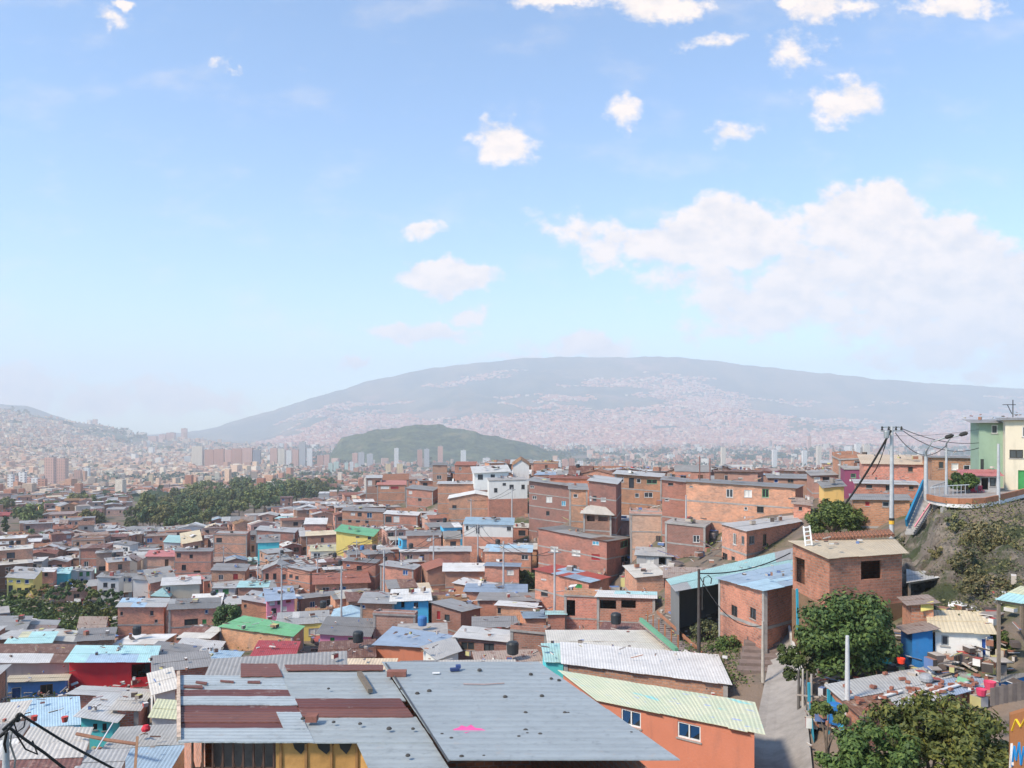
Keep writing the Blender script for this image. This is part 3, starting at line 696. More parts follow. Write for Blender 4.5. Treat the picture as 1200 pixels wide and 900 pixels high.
# ---------------------------------------------------------------- hand placed houses
def H4(label, pts, **k):
    Q = [P(*p) for p in pts]; register(Q)
    g0 = ground((Q[0].x+Q[1].x)/2, (Q[0].y+Q[1].y)/2); LOG.append((label[:44], round(Q[0].y), round((Q[1]-Q[0]).length, 1), round((Q[0].z+Q[1].z)/2-g0, 1), round(Q[3].z-Q[0].z, 1)))
    xs = [p[0] for p in pts]; ys = [p[1] for p in pts]
    vb = k.pop('vb', max(ys)+8); KEEP.append((min(xs)-1, min(ys)-1, max(xs)+1, vb, min(p[2] for p in pts)))
    wall = k.pop('wall', 'r'); roof = k.pop('roof', 'G')
    return house(*Q, wall, roof, label, **k)
def canopy(label, pts, roofs):
    Q = [P(*p) for p in pts]; c = sum(Q, Vector())/4; g_ = ground(c.x, c.y); root = empty('open_shed', (c.x, c.y, g_), label, 'open shed')
    m = MB(); sheet(m, Q, [roofmat(r) for r in roofs], rows=2, jit=.15); m.build('roof', None, root); WD = M_plain((.22,.17,.13), .9, scale=5)
    for i in range(4): m = MB(); q = Q[i].lerp(c, .1); m.beam((q.x, q.y, ground(q.x, q.y)-.4), (q.x, q.y, q.z-.03), .12, .12, WD); m.build('post', None, root)
    a, b = Q[3].lerp(c, .1), Q[2].lerp(c, .1); m = MB(); m.poly([(a.x, a.y, g_-.5), (b.x, b.y, g_-.5), (b.x, b.y, b.z-.25), (a.x, a.y, a.z-.25)], M_plain((.13,.10,.085), .9)); m.build('back_wall', None, root)
    for i in (0, 3): a, b = Q[i].lerp(c, .1), Q[(i+1) % 4].lerp(c, .1) if i == 0 else Q[2].lerp(c, .1); m = MB(); m.beam(a-Vector((0,0,.1)), b-Vector((0,0,.1)), .08, .12, WD); m.build('roof_beam', None, root)
    register(Q)
# --- on the crest, left to right
H('small house with white framed windows under a grey sheet roof, left end of the crest', 429,560,447,560, 586, 0, 6, 557, 'b', 'LG', D=265, wins=[('F',431,563,436,570,'w'),('F',440,563,445,571,'k')])
H('square brick box house with colourful washing under its pinkish roof', 442,568,475,568, 592, 0, 7, 563, 'o', 'PK', wins=[('F',446,570,456,573,'w'),('F',458,570,467,573,'r')])
H('house with orange tile roof just behind the square brick box house', 447,563,478,562, 590, 0, 8, 556, 'o', 'T', D=274)
H('plain brick house with one white window, right of the square brick box house', 476,572,507,575, 598, -12, 9, 568, 'r', 'G', wins=[('F',479,573,483,579,'w'),('F',490,584,494,587,'k')])
H('tall plain brick block with grey roof edge between two windowless brick walls', 513,567,565,567, 604, 0, 9, 564, 'o', 'LG', wins=[])
H('brick house with low white peaked roof in front of the tall plain block', 526,584,588,584, 614, 0, 8, 580, 'r', 'W', kind='gable_y', rh=1.2, wins=[('F',530,592,535,597,'k')])
H('narrow brick tower house behind the tall plain brick block', 507,545,524,545, 590, 0, 6, 542, 'b', 'F', D=252, auto=(2,.7))
H('brick house with terrace opening left of the white upper house', 533,545,556,545, 590, -5, 7, 541, 'o', 'T', D=245, auto=(1,.5))
H('white painted house with long white sheet roof on the crest', 556,554,596,552, 588, 5, 8, 547, 'white', 'W', D=205, over=.6, lowwall=('b', 4.6), wins=[('F',560,556,566,562,'k'),('F',575,556,580,560,'k')])
H('white block house with small dark windows in the middle of the crest', 573,563,618,562, 596, 4, 8, 560, 'white', 'S', kind='slab', D=190, lowwall=('o', 4.5), wins=[('F',589,566,593,569,'k'),('F',597,568,602,573,'k'),('F',611,568,615,573,'k'),('F',579,572,583,577,'k')])
H('tiny white house with orange gable roof poking above the crest', 601,545,620,545, 580, 0, 7, 541, 'white', 'T', D=235, kind='gable_y', rh=1.6)
H('tall brick house with grey overhanging roof right of the white block', 620,563,667,569, 622, -12, 8, 559, 'b', 'G', over=.7, wins=[('F',621,565,626,572,'d'),('F',624,581,629,585,'d'),('F',640,582,647,589,'w'),('F',658,587,663,593,'c'),('F',640,599,644,604,'k')])
H('narrow brick house with pale window right of the tall brick house', 668,573,688,574, 610, 0, 7, 566, 'r', 'G', wins=[('F',681,569,687,576,'w'),('F',672,579,677,583,'d')], D=128)
H('long terracotta roofed house behind the narrow brick house', 645,560,690,561, 596, 0, 6, 557, 'salmon', 'T', D=168)
H('dark brick house with a row of small windows left of the two storey corner house', 690,563,722,567, 606, -8, 9, 557, 'd', 'LG', wins=[('F',690,581,693,587,'w'),('F',695,581,699,587,'k'),('F',704,583,710,588,'w')], D=122)
H('two storey brick corner house with pale roof edge and wide upper windows', 721,555,775,559, 604, -6, 8, 551, 'o', 'LG', over=.5, wins=[('F',725,559,731,565,'d'),('F',737,560,743,572,'k'),('F',746,561,751,566,'d'),('F',758,562,770,567,'g'),('F',724,573,728,581,'d'),('F',744,578,749,583,'d'),('F',755,577,765,583,'d')])
H('brick house with a single upper window between the corner house and the long wall', 776,562,804,565, 606, -5, 8, 558, 'r', 'F', wins=[('F',783,563,789,569,'k'),('F',779,583,784,587,'d')], D=112)
H('long two storey brick building with pale slab line across its wide wall', 804,564,932,572, 616, -14, 9, 561, 'r', 'G', vb=606, D=108, wins=[('F',808,567,812,571,'m'),('F',851,573,859,583,'d'),('F',872,574,881,583,'w'),('F',893,573,901,583,'g'),('F',887,593,895,601,'k'),('F',872,594,876,598,'d')])
H('grey roofed brick house with blue curtain window above the long building', 901,560,951,561, 590, 0, 7, 555, 'b', 'G', D=124, wins=[('F',907,561,912,566,'b'),('F',923,561,930,566,'n')])
H('house with white porch front and grey roof beside the purple house', 952,557,990,556, 588, 2, 7, 552, 'b', 'G', D=114, wins=[('F',954,559,961,565,'w'),('F',964,559,972,566,'k')])
H('purple painted house with small green window', 990,549,1011,549, 585, 0, 6, 546, 'magenta', 'S', kind='slab', D=106, wins=[('F',997,555,1003,560,'g')])
H('brick house with white terrace columns above the purple house', 984,538,1010,537, 580, 3, 7, 534, 'r', 'S', kind='slab', upstand=.9, D=112, wins=[('F',1001,540,1008,547,'d')])
H('wide brick house with cream roof band behind the tall power pole', 1012,543,1090,544, 585, 0, 6, 533, 'r', 'TN', D=94, wins=[('F',1064,547,1070,553,'n'),('F',1013,536,1024,541,'o')])
H('red brick house with pale framed windows left of the green house', 1092,536,1146,537, 567, 2, 7, 534, 'r', 'G', D=86, wins=[('F',1100,541,1106,549,'n'),('F',1115,543,1123,551,'w'),('F',1129,545,1137,552,'d')])
H('brick house with rounded corner window just below the cream banded house', 1004,566,1076,568, 603, -2, 5, 562, 'o', 'LG', D=82, wins=[('F',1015,567,1022,572,'k'),('F',1038,568,1045,575,'k'),('F',1065,568,1071,574,'n')])
H('low pinkish brick house with grey roof beside the round tree', 1000,585,1066,586, 612, -3, 5, 579, 'o', 'G', D=75, wins=[('F',1014,588,1019,593,'r'),('F',1034,587,1042,594,'m')], vb=600)
H('small ochre walled terrace house with grey roof above the round tree', 966,571,989,569, 592, 8, 2.6, 564, 'ochre', 'G', D=92, lowwall=('o', 1.9))
H('low orange brick shack with rusty roof left of the round tree', 930,590,950,592, 606, -5, 5, 583, 'o', 'BR', D=97, wins=[('F',936,594,940,598,'k')])
# --- middle right
H4('brick house with pale grey roof and a row of lower openings, below the long wall', [(875,622,84),(938,611,93),(930,604,100),(846,614,91)], wall='r', roof='LG', auto=(2,.8), vb=655)
H4('long shed with turquoise sheet roof sloping beside the alley', [(796,691,61),(928,668,68),(928,643,75),(786,679,66)], wall='dgrey', roof='TQ', mats2=['TQ','LG'], over=.5, vb=700, rows=2, openfront=True, bands=False)
H4('brick house with light blue sheet roof beside the alley', [(843,677,59),(896,691,52.5),(938,683,57),(926,661,63.5)], wall='o', roof='BL', mats2=['BL','B'], over=.35, vb=758, wins=[('F',857,708,864,724,'k'),('F',879,711,886,727,'k')])
H('open kiosk with cream pyramid roof', 684,601,716,603, 616, -3, 4.5, 598, 'd', 'C', kind='hip', rh=2.0, over=.8, D=121, wins=[('F',688,604,697,611,'o'),('F',701,604,712,611,'o')])
H('three storey brick apartment block with three rows of windows and cluttered roof', 631,619,711,634, 690, -27, 9, 616, 'r', 'F', vb=672, mats2=['LG','RU','G'], wins=[('F',643,624,649,629,'k'),('F',670,627,678,633,'w'),('F',694,632,702,639,'c'),('F',645,640,654,647,'w'),('F',670,644,680,652,'w'),('F',693,649,703,657,'r'),('F',670,662,676,667,'k'),('F',694,668,700,674,'k'),('R',727,634,736,640,'g'),('R',728,652,736,660,'n')])
H('upright brick block with bare concrete frame and flat top', 739,602,776,603, 642, 0, 6, 598, 'p', 'S', kind='slab', upstand=.5, vb=636)
H('brick house under two yellow balcony bands', 780,612,826,617, 652, -12, 7, 607, 'b', 'S', kind='slab', vb=648, wins=[('F',812,627,820,636,'d'),('R',832,628,838,637,'d')])
H('small pale brick house with tan sheet roof above the turquoise shed', 746,676,778,673, 702, 12, 6, 663, 'r', 'C', vb=690, wins=[('L',727,668,733,676,'d')])
H('grey plaster hut with two dark openings', 746,650,787,652, 672, -3, 6, 641, 'grey', 'LG', vb=665, wins=[('F',757,653,766,660,'w'),('F',772,653,781,662,'o')])
H('brick house with white sheet roof over an open terrace', 700,699,767,701, 740, -4, 6, 692, 'r', 'W', mats2=['W','TQ'], vb=730, wins=[('F',703,703,722,714,'o'),('F',728,703,745,713,'o')])
H('brick house with light blue roof in front of the apartment block', 627,667,690,682, 722, -25, 7, 662, 'o', 'BL', vb=712, mats2=['BL','B','RD'], wins=[('F',634,672,640,680,'b'),('F',634,691,642,699,'k'),('F',674,684,682,692,'G')])
H('unfinished brick terrace with concrete posts and a grey cement panel', 662,697,704,699, 744, -4, 6, 694, 'r', 'S', kind='slab', upstand=.8, vb=736, wins=[('F',664,703,674,722,'o')])
H('small brick hut with a slanting blue grey roof', 616,724,640,724, 750, 5, 5, 715, 'o', 'B', vb=742)
H('small brick hut with turquoise roof scrap', 642,720,662,720, 748, 0, 4, 716, 'r', 'TQ', vb=738)
H('brick house with two big dark windows under a white roof', 534,746,596,752, 790, -8, 5, 734, 'd', 'W', vb=775, wins=[('F',540,750,556,762,'n'),('F',567,754,579,768,'k')])
H('unfinished brick wall house with one barred window', 599,738,640,742, 792, -6, 5, 735, 'd', 'S', kind='slab', upstand=.6, vb=775, wins=[('F',623,764,634,771,'m')])
H4('wide low building with tan sheet roof and green ridge strip', [(648,766,57.5),(788,768,57),(757,739,67),(643,739,67.5)], wall='r', roof='C', mats2=['C','LG'], vb=766)
H4('long brick building with white painted sheet roof', [(662,777,50),(852,801,46.5),(838,767,54.5),(660,753,57)], wall='d', roof='W', mats2=['W'], over=.25, vb=812, rows=1)
OH = H4('orange house with patterned green and yellow sheet roof and blue curtained windows', [(703,820,38),(884,857,33.6),(880,823,38),(660,787,43)], wall='salmon', roof='PAT', mats2=['PAT'], over=.3, vb=900, rows=1, wins=[('F',728,830,751,854,'B'),('F',794,845,821,870,'B')])
H4('turquoise sheet lean-to left of the long white roof', [(640,775,54),(660,776,54),(657,754,59),(636,754,59)], wall='turq', roof='TQ', over=.15, rows=1)
# --- left of centre
H('orange brick house with two rows of small windows below the box house', 401,598,449,600, 632, -4, 7, 594, 'o', 'F', vb=617, wins=[('F',411,600,416,604,'w'),('F',419,600,424,605,'k'),('F',408,609,412,612,'k'),('F',417,609,422,612,'k'),('F',430,600,436,607,'b'),('F',428,609,432,613,'k')])
H('brick house with long white roof at the foot of the crest', 450,602,489,604, 636, -5, 7, 598, 'o', 'W', vb=618, wins=[('F',452,605,459,612,'k'),('F',461,605,468,612,'w')])
H('small house with pale roof left of the yellow house', 357,614,382,614, 648, 0, 7, 607, 'r', 'W', vb=625, auto=(1,.5))
H('yellow painted house with green sheet roof and four dark windows', 394,622,436,628, 664, -12, 6, 615, 'yellow', 'GR', vb=640, over=.5, wins=[('F',397,623,401,627,'k'),('F',407,624,411,628,'k'),('F',417,626,421,630,'k'),('F',431,628,435,632,'k')])
H('white low house with yellow sheet roof', 364,646,395,645, 672, 2, 6, 639, 'white', 'Y', vb=655, auto=(1,.8))
H('house with turquoise upper wall under a dark fibre roof', 302,636,327,635, 676, 3, 7, 627, 'turq', 'F', vb=645)
H('brick house with flat tan terrace edge behind the yellow roof', 359,628,395,626, 662, 4, 7, 623, 'o', 'TN', vb=640, auto=(1,.3))
H('two storey brick block with bare walls at the left end of the slope', 250,626,289,627, 668, -3, 8, 622, 'r', 'S', kind='slab', upstand=.4, vb=655, auto=(2,.3))
H('wide brick house with grey sheet roof above the turquoise wall', 300,621,345,624, 662, -6, 7, 616, 'r', 'LG', vb=632, auto=(1,.5))
H('gabled house with grey metal roof and a dark doorway', 307,668,341,668, 706, 0, 8, 662, 'o', 'LG', kind='gable_y', rh=1.3, vb=685, wins=[('F',311,672,315,679,'k'),('F',320,672,324,679,'k'),('F',331,673,335,679,'k')])
H('brick house with four square windows beside the gabled house', 337,664,363,669, 706, -15, 7, 660, 'o', 'LG', vb=685, wins=[('F',344,664,348,667,'k'),('F',352,667,356,670,'k'),('F',339,673,343,677,'k'),('F',346,675,350,679,'k')])
H('brick house with blue window and dark roof right of the pale roofs', 402,657,440,660, 700, -5, 8, 653, 'o', 'F', vb=682, wins=[('F',406,660,410,664,'b'),('F',418,663,424,668,'k')])
H('house with broad orange tile roof', 370,684,431,682, 716, 5, 8, 672, 'o', 'T', vb=695, over=.6, auto=(1,.5))
H('narrow brick house with a single blue window facing the lane', 446,662,484,667, 706, -10, 7, 657, 'o', 'LG', vb=682, wins=[('F',472,668,478,674,'b')])
H('low brick house with flat grey roof in the middle of the slope', 477,628,517,627, 666, 3, 8, 622, 'o', 'F', vb=642, wins=[('F',500,630,505,634,'w')])
H('wide windowless brick house with grey sheet roof edge', 503,646,551,646, 684, 0, 9, 640, 'o', 'LG', vb=662)
H('brick house with bright white sheet roof beside the bush', 522,669,567,669, 704, 2, 8, 660, 'r', 'W', vb=679, over=.5)
H('brick house with pale blue roof and one corner window', 568,646,622,647, 686, -3, 8, 638, 'o', 'BL', mats2=['LG','BL'], vb=662, wins=[('F',611,650,619,656,'d')])
H('brick house with blue roof edge and white framed window left of the bush', 568,663,608,664, 702, -3, 7, 659, 'o', 'B', vb=680, wins=[('F',594,668,602,674,'w')])
H('white house with light blue sheet roof standing on brick walls', 544,614,601,615, 656, -2, 8, 606, 'white', 'BL', lowwall='o', vb=638, wins=[('F',546,616,549,621,'k'),('F',558,615,562,625,'k'),('F',594,617,599,622,'m')])
H('bright blue house with white sheet roof', 461,704,502,703, 742, 2, 8, 691, 'sky', 'W', vb=716, over=.5, wins=[('F',470,704,474,712,'o'),('F',485,706,490,712,'k')])
H('brick house with pale grey roof left of the bright blue house', 423,706,461,707, 748, -2, 8, 694, 'o', 'LG', vb=720, over=.4, wins=[('F',424,708,428,713,'b')])
H('pink and purple painted house with blue grey roof', 313,704,345,701, 738, 8, 6, 690, 'pink', 'B', vb=724, wins=[('F',316,704,322,709,'w'),('F',325,703,330,708,'k'),('F',335,701,341,706,'r'),('F',318,713,324,719,'k'),('F',330,711,336,716,'w')])
H('brick house with blue window left of the pink and purple house', 283,702,313,707, 738, -10, 7, 692, 'o', 'BL', mats2=['BL','LG','RU'], vb=720, wins=[('F',302,704,308,709,'b'),('F',286,706,289,712,'k')])
H('brick house with turquoise sheet roof behind the pink house', 279,688,313,688, 724, 0, 6, 681, 'r', 'TQ', vb=696)
H('brick house with dark fibre roof right of the green window house', 248,668,287,669, 706, -3, 8, 660, 'r', 'F', vb=684, auto=(1,.3))
H('white fronted house with bright green window frames', 250,689,275,689, 716, 0, 6, 684, 'white', 'LG', vb=702, wins=[('F',252,690,256,696,'G'),('F',261,690,268,696,'G')])
H('cream and brick house with white sheet roof above the dark roofed house', 190,686,234,684, 722, 5, 8, 677, 'cream', 'W', sidewall='o', vb=700, wins=[('F',194,688,200,694,'d')])
H('small house with pale turquoise pyramid roof', 178,698,198,699, 726, 0, 5, 695, 'o', 'TQ', kind='hip', rh=1.3, vb=710, over=.5)
H('white house with stacked balconies left of the dark metal roof', 156,678,176,680, 710, -5, 6, 671, 'white', 'G', vb=698, auto=(2,.9))
H('brick house with dark metal roof right of the stacked balconies', 176,683,205,677, 712, 15, 7, 669, 'o', 'G', vb=700, auto=(1,.4))
H('three storey brick house with concrete columns and open ground floor', 205,646,247,646, 692, 0, 8, 642, 'o', 'F', vb=677, wins=[('F',207,648,212,653,'k'),('F',222,650,226,654,'k'),('F',213,662,218,668,'k'),('F',227,669,235,676,'o'),('F',208,668,214,676,'o')])
H('pale brick house with pink roof edge', 171,652,205,652, 686, 0, 8, 645, 'p', 'PK', vb=662, auto=(1,.6))
H('low house with pale green sheet roof below the wood', 192,635,213,636, 660, -5, 8, 627, 'white', 'TQ', vb=642)
H('low house with tan sheet roof below the wood', 214,637,236,633, 662, 10, 8, 625, 'r', 'TN', vb=642)
H('square brick house with blue grey roof on the left, above the metal roofs', 138,711,192,711, 754, 0, 7, 701, 'o', 'BL', mats2=['BL','LG'], vb=745, wins=[('F',141,717,144,721,'k'),('F',176,716,180,721,'k'),('F',181,726,185,730,'m')])
H('brick house with rubble covered roof and broken window beside the dark tree', 198,714,257,712, 752, 4, 7, 702, 'o', 'F', mats2=['LG','F','G'], vb=737, wins=[('F',216,726,232,732,'k'),('F',240,714,244,719,'b'),('F',237,726,242,731,'G')])
H('yellow painted two storey house with six dark blue windows', 8,676,39,678, 700, -8, 6, 664, 'yellow', 'LG', vb=697, wins=[('F',10,677,15,682,'b'),('F',19,678,24,683,'b'),('F',29,679,34,684,'b'),('F',10,686,15,693,'k'),('F',20,689,25,694,'k'),('F',29,689,35,694,'k')])
H('brick house between the yellow house and the turquoise roof', 40,670,62,670, 696, 0, 6, 665, 'o', 'W', vb=690, wins=[('F',43,671,47,675,'k'),('F',52,671,56,675,'k'),('F',44,679,49,684,'k')])
H('turquoise roofed house with deep blue lower wall', 62,672,80,672, 694, 0, 6, 665, 'turq', 'TQ', lowwall='deepblue', vb=684)
H('small white house right of the turquoise roof', 80,669,91,669, 692, 0, 6, 664, 'white', 'LG', vb=682, auto=(2,.8))
H('small white house with green windows', 92,668,107,669, 692, 0, 6, 664, 'white', 'LG', vb=682, wins=[('F',93,670,97,675,'G'),('F',101,670,105,675,'G'),('F',94,678,98,682,'b')])
H('tall white three storey house with dark windows on the bushy hill', 114,676,139,677, 706, -3, 6, 671, 'white', 'G', vb=702, wins=[('F',121,675,126,679,'k'),('F',130,675,135,679,'k'),('F',121,683,126,688,'k'),('F',130,684,135,689,'k'),('F',121,692,126,697,'k'),('F',131,694,136,699,'k')])
H('small white house with blue windows right of the tall white house', 141,675,155,676, 704, 0, 6, 671, 'white', 'G', vb=690, wins=[('F',142,677,147,682,'b'),('F',150,677,154,682,'b')])
H4('brick house with long green sheet roof', [(258,734,94),(343,745,88),(355,734,93),(287,722,100)], wall='o', roof='GR', mats2=['GR'], vb=757, over=.3)
H('lime green house with red sheet roof and two dark windows', 297,768,343,769, 792, -2, 6, 751, 'lime', 'RD', vb=782, over=.3, wins=[('F',307,773,316,781,'k'),('F',327,774,336,781,'k')])
H('pink wooden house with grey fibre roof and green shutters', 375,742,431,745, 772, -6, 6, 723, 'pink', 'F', mats2=['F'], vb=758, over=.4, wins=[('F',387,745,392,752,'G'),('F',408,747,415,752,'g')])
H('house with pale blue peaked roof behind the pink wooden house', 389,722,431,723, 752, 0, 6, 714, 'grey', 'BL', kind='hip', rh=1.2, D=112)
H4('orange plastered house with wide blue grey sheet roof', [(440,755,71),(497,758,70),(530,745,77),(463,734,80)], wall='orange', roof='B', mats2=['B'], vb=782, rows=1)
H4('small grey sheet roof leaning on the orange plastered house', [(514,771,66),(537,763,67),(530,748,71),(496,757,69)], wall='white', roof='LG', rows=1, vb=780)
H('blank brick terrace house above the blue grey roof', 438,719,486,721, 762, -2, 6, 716, 'p', 'S', kind='slab', upstand=.3, vb=733)
H('dark brick house with red door right of the bright blue house', 506,706,540,716, 750, -20, 7, 702, 'd', 'LG', vb=734, wins=[('F',512,716,516,726,'r'),('F',521,720,527,728,'k')])
H('low house with long white roof strip in the middle of the rows', 532,683,570,690, 716, -15, 6, 677, 'o', 'W', vb=690)
H('low brick house with long blue grey sheet roof', 545,693,616,694, 722, -2, 6, 684, 'r', 'B', vb=697)
H('low brick house with long grey fibre roof', 560,703,630,704, 732, -3, 6, 694, 'o', 'F', vb=708)
H('brick house with pale roof strip and a dark doorway', 582,709,626,712, 744, -5, 5, 704, 'o', 'W', vb=719, wins=[('F',581,711,587,719,'k')])
H('house with broad flat grey fibre roof above the two big dark windows', 556,735,606,734, 766, 2, 7, 723, 'r', 'F', vb=738)
# --- bottom left
H('bright red building with open veranda corner', 81,775,178,775, 800, 0, 6, 757, 'red', 'TQ', mats2=['W','TQ','BL'], D=74, vb=804, over=.4, wins=[('F',154,777,176,793,'o')])
H('beige plastered house with rusty patchwork roof', -14,776,79,776, 800, 0, 7, 755, 'beige', 'RU', mats2=['W','LG','RU'], D=77, vb=797)
H('blue painted shack with wooden window and closed blue door', 9,799,76,797, 830, 2, 3.4, 792, 'blue', 'TN', D=69, vb=817, wins=[('F',47,803,62,814,'n'),('F',13,802,25,821,'b')])
H4('house with light blue corrugated roof', [(13,853,54),(94,849,54),(92,816,60),(14,820,60)], wall='sky', roof='BL', mats2=['BL'], rows=1, vb=855, over=.1)
H4('pale blue roof at the left edge beside the light blue corrugated roof', [(-30,851,54),(7,853,54),(8,826,59),(-28,824,59)], wall='white', roof='BL', rows=1, vb=855, over=.1)
H('turquoise walled house with white awning roof', 95,839,132,844, 866, -8, 6, 813, 'turq', 'W', D=51, vb=858, over=.4, wins=[('F',97,847,100,854,'k'),('F',109,845,114,855,'k'),('F',120,848,125,856,'k')])
H('brick house with cream sheet roof right of the turquoise wall', 134,831,160,832, 866, -3, 5, 811, 'r', 'C', D=53, vb=852, over=.3)
H('low house with long white roof below the red building', 82,813,176,818, 840, -4, 5, 804, 'r', 'W', D=63, vb=818)
H('house with slanting cream white roof left of the rusty roof', 182,812,205,806, 842, 10, 5, 789, 'white', 'C', D=56, vb=815, over=.3)
H('shack with pale yellow roof sheets against the rusty roof', 178,840,206,842, 866, 0, 4, 820, 'white', 'Y', D=45, vb=848, over=.2)
H('shack with cream flat roof crossed by black cables', 26,874,96,874, 896, 0, 3.6, 852, 'cream', 'C', D=39, vb=876, over=.2, rows=1)
H('shack with rust striped roof in the bottom left corner', -14,912,84,908, 940, 0, 5, 873, 'beige', 'RU', mats2=['LG','RU','C'], D=30, vb=900, over=.2)
H('shack with pale grey roof sheets beside the rust striped roof', 86,910,132,908, 940, 0, 5, 880, 'beige', 'LG', mats2=['LG','W','RU'], D=30.5, vb=900, over=.2)
H('shack with pale turquoise patched roof at the left edge', 8,754,58,753, 782, 0, 6, 741, 'beige', 'TQ', mats2=['Y','TQ','LG'], D=90, vb=757)
H('shack with off-white patched roof above the red building', 56,750,96,752, 780, -3, 6, 738, 'white', 'C', mats2=['LG','C'], D=95, vb=753)
H('shack with brown peaked roof below the bushy hill', 92,739,121,739, 768, 0, 6, 733, 'beige', 'BR', kind='gable_x', rh=1.6, D=108, vb=742)
H('shack with wide dark grey fibre roof above the red building', 90,751,131,749, 776, 3, 6, 737, 'r', 'F', D=88, vb=755)
H('shack with dark fibre roof right of the red building', 170,768,218,774, 800, -8, 6, 752, 'grey', 'F', mats2=['F','G'], D=80, vb=775)
H('shack with sagging grey fibre roof behind the rusty roof', 182,787,246,780, 815, 8, 6, 769, 'r', 'F', D=66, vb=790)
H('low house with white sheets and a red trimmed ridge', 202,766,250,770, 795, -6, 6, 748, 'white', 'W', D=85, vb=772)
H('small brick shack with blue grey roof left of the lime green house', 242,772,275,774, 798, -3, 5, 762, 'r', 'BL', D=74, vb=778)
H4('shack with curled white sheet roof behind the rusty roof', [(257,796,41),(283,798,41),(279,779,45),(251,779,45)], wall='white', roof='W', rows=1, vb=795, over=.1)
H('shack with patched grey roof at the left edge below the blue tarp', -12,738,28,738, 768, 0, 7, 722, 'grey', 'G', mats2=['LG','RU'], D=108, vb=740)
H('shack with rusty brown sheets above the turquoise patched roof', 30,737,62,738, 766, 0, 6, 726, 'd', 'BR', mats2=['LG','G'], D=112, vb=740)
# --- right hand side
H4('brown brick house with tan sheet roof, unglazed window and open corner', [(972,653,47.5),(1057,647,49),(1046,632,53.5),(929,634,52)], wall='x', roof='TN', over=.28, vb=720, rows=1, bands=False, lowwall=('wood', 3.1), wins=[('F',1009,658,1033,678,'o'),('L',931,652,943,686,'o')])
canopy('open shelter with white sheet roofs right of the brown brick house', [(1062,683,49),(1128,672,50),(1131,664,54),(1062,667,55)], ['LG','W'])
H('small red brick wall house with yellow cloth, left of the white hut', 1068,708,1094,706, 745, 3, 3, 700, 'o', 'BR', D=44, vb=738)
H('hut with bright blue painted front', 1069,741,1093,737, 775, 6, 2.6, 733, 'deepblue', 'BR', D=41, vb=770)
H('small white panelled hut with barred window under a rust streaked roof', 1096,739,1160,741, 772, -3, 4.5, 716, 'white', 'TN', mats2=['C','RU','TN'], D=41, vb=768, over=.3, wins=[('F',1103,744,1112,757,'m'),('F',1149,744,1159,770,'b')])
H4('low brick enclosure behind the white hut', [(1118,712,47),(1166,706,48),(1162,690,52),(1128,690,52)], wall='o', roof='BR', over=.05, rows=1)
canopy('open porch with green and yellow sheet roof at the right edge', [(1166,702,37),(1228,712,36),(1240,694,40),(1196,687,41)], ['Y','TQ'])
BIGR = H4('long shack with patched grey metal roof strewn with bricks', [(1013,839,33.5),(1171,798,38),(1166,769,43),(971,803,37.5)], wall='o', roof='LG', mats2=['G','LG','RU','B'], over=.25, vb=845, rows=2)
H4('shack with slanting grey sheets at the right edge above the plank fence', [(1168,800,37),(1240,782,38),(1240,758,43),(1166,772,42)], wall='deepblue', roof='G', mats2=['LG','RU'], over=.2)
H('mint green house with small upper window and flat overhanging roof', 1147,495,1177,495, 577, 0, 6, 492, 'mint', 'G', D=76, over=.7, vb=575, wins=[('F',1162,498,1169,508,'d'),('F',1149,538,1153,552,'k')])
H('cream house with balconies at the right edge beside the mint green house', 1178,492,1236,492, 580, -4, 7, 490, 'cream', 'G', D=72, over=.5, vb=580, wins=[('F',1183,527,1199,537,'k'),('F',1193,551,1206,574,'G'),('F',1198,500,1206,512,'d')])
H('low porch with pink awning roof between the lamp posts and the mint house', 1132,557,1170,557, 580, 0, 3, 551, 'grey', 'PK', D=71, over=.4, vb=575, wins=[('F',1150,560,1158,574,'o'),('F',1160,560,1167,570,'k')])

H('crimson apartment block at the far left edge beside dark trees', -6,604,17,604, 630, 0, 14, 600, 'crimson', 'RD', kind='slab', auto=(3,.8), D=430, vb=627)
H('second crimson apartment block, right of the one at the far left edge', 19,602,40,602, 626, 0, 14, 598, 'crimson', 'PK', auto=(2,.8), D=470, vb=612)
H('tall flat brick red block standing among the far houses left of the wood', 124,597,145,597, 622, 0, 14, 594, 'p', 'S', kind='slab', auto=(3,.9), D=440, vb=615)

m = MB(); q0 = P(847,852,34.6); m.tube([q0+Vector((0,-.12,0)), q0+Vector((0,-.12,-3.2))], .05, 8, M_paint((.45,.15,.08), .2)); thing('drainpipe', m, None, 'orange drainpipe on the orange house with patterned roof', 'drainpipe')
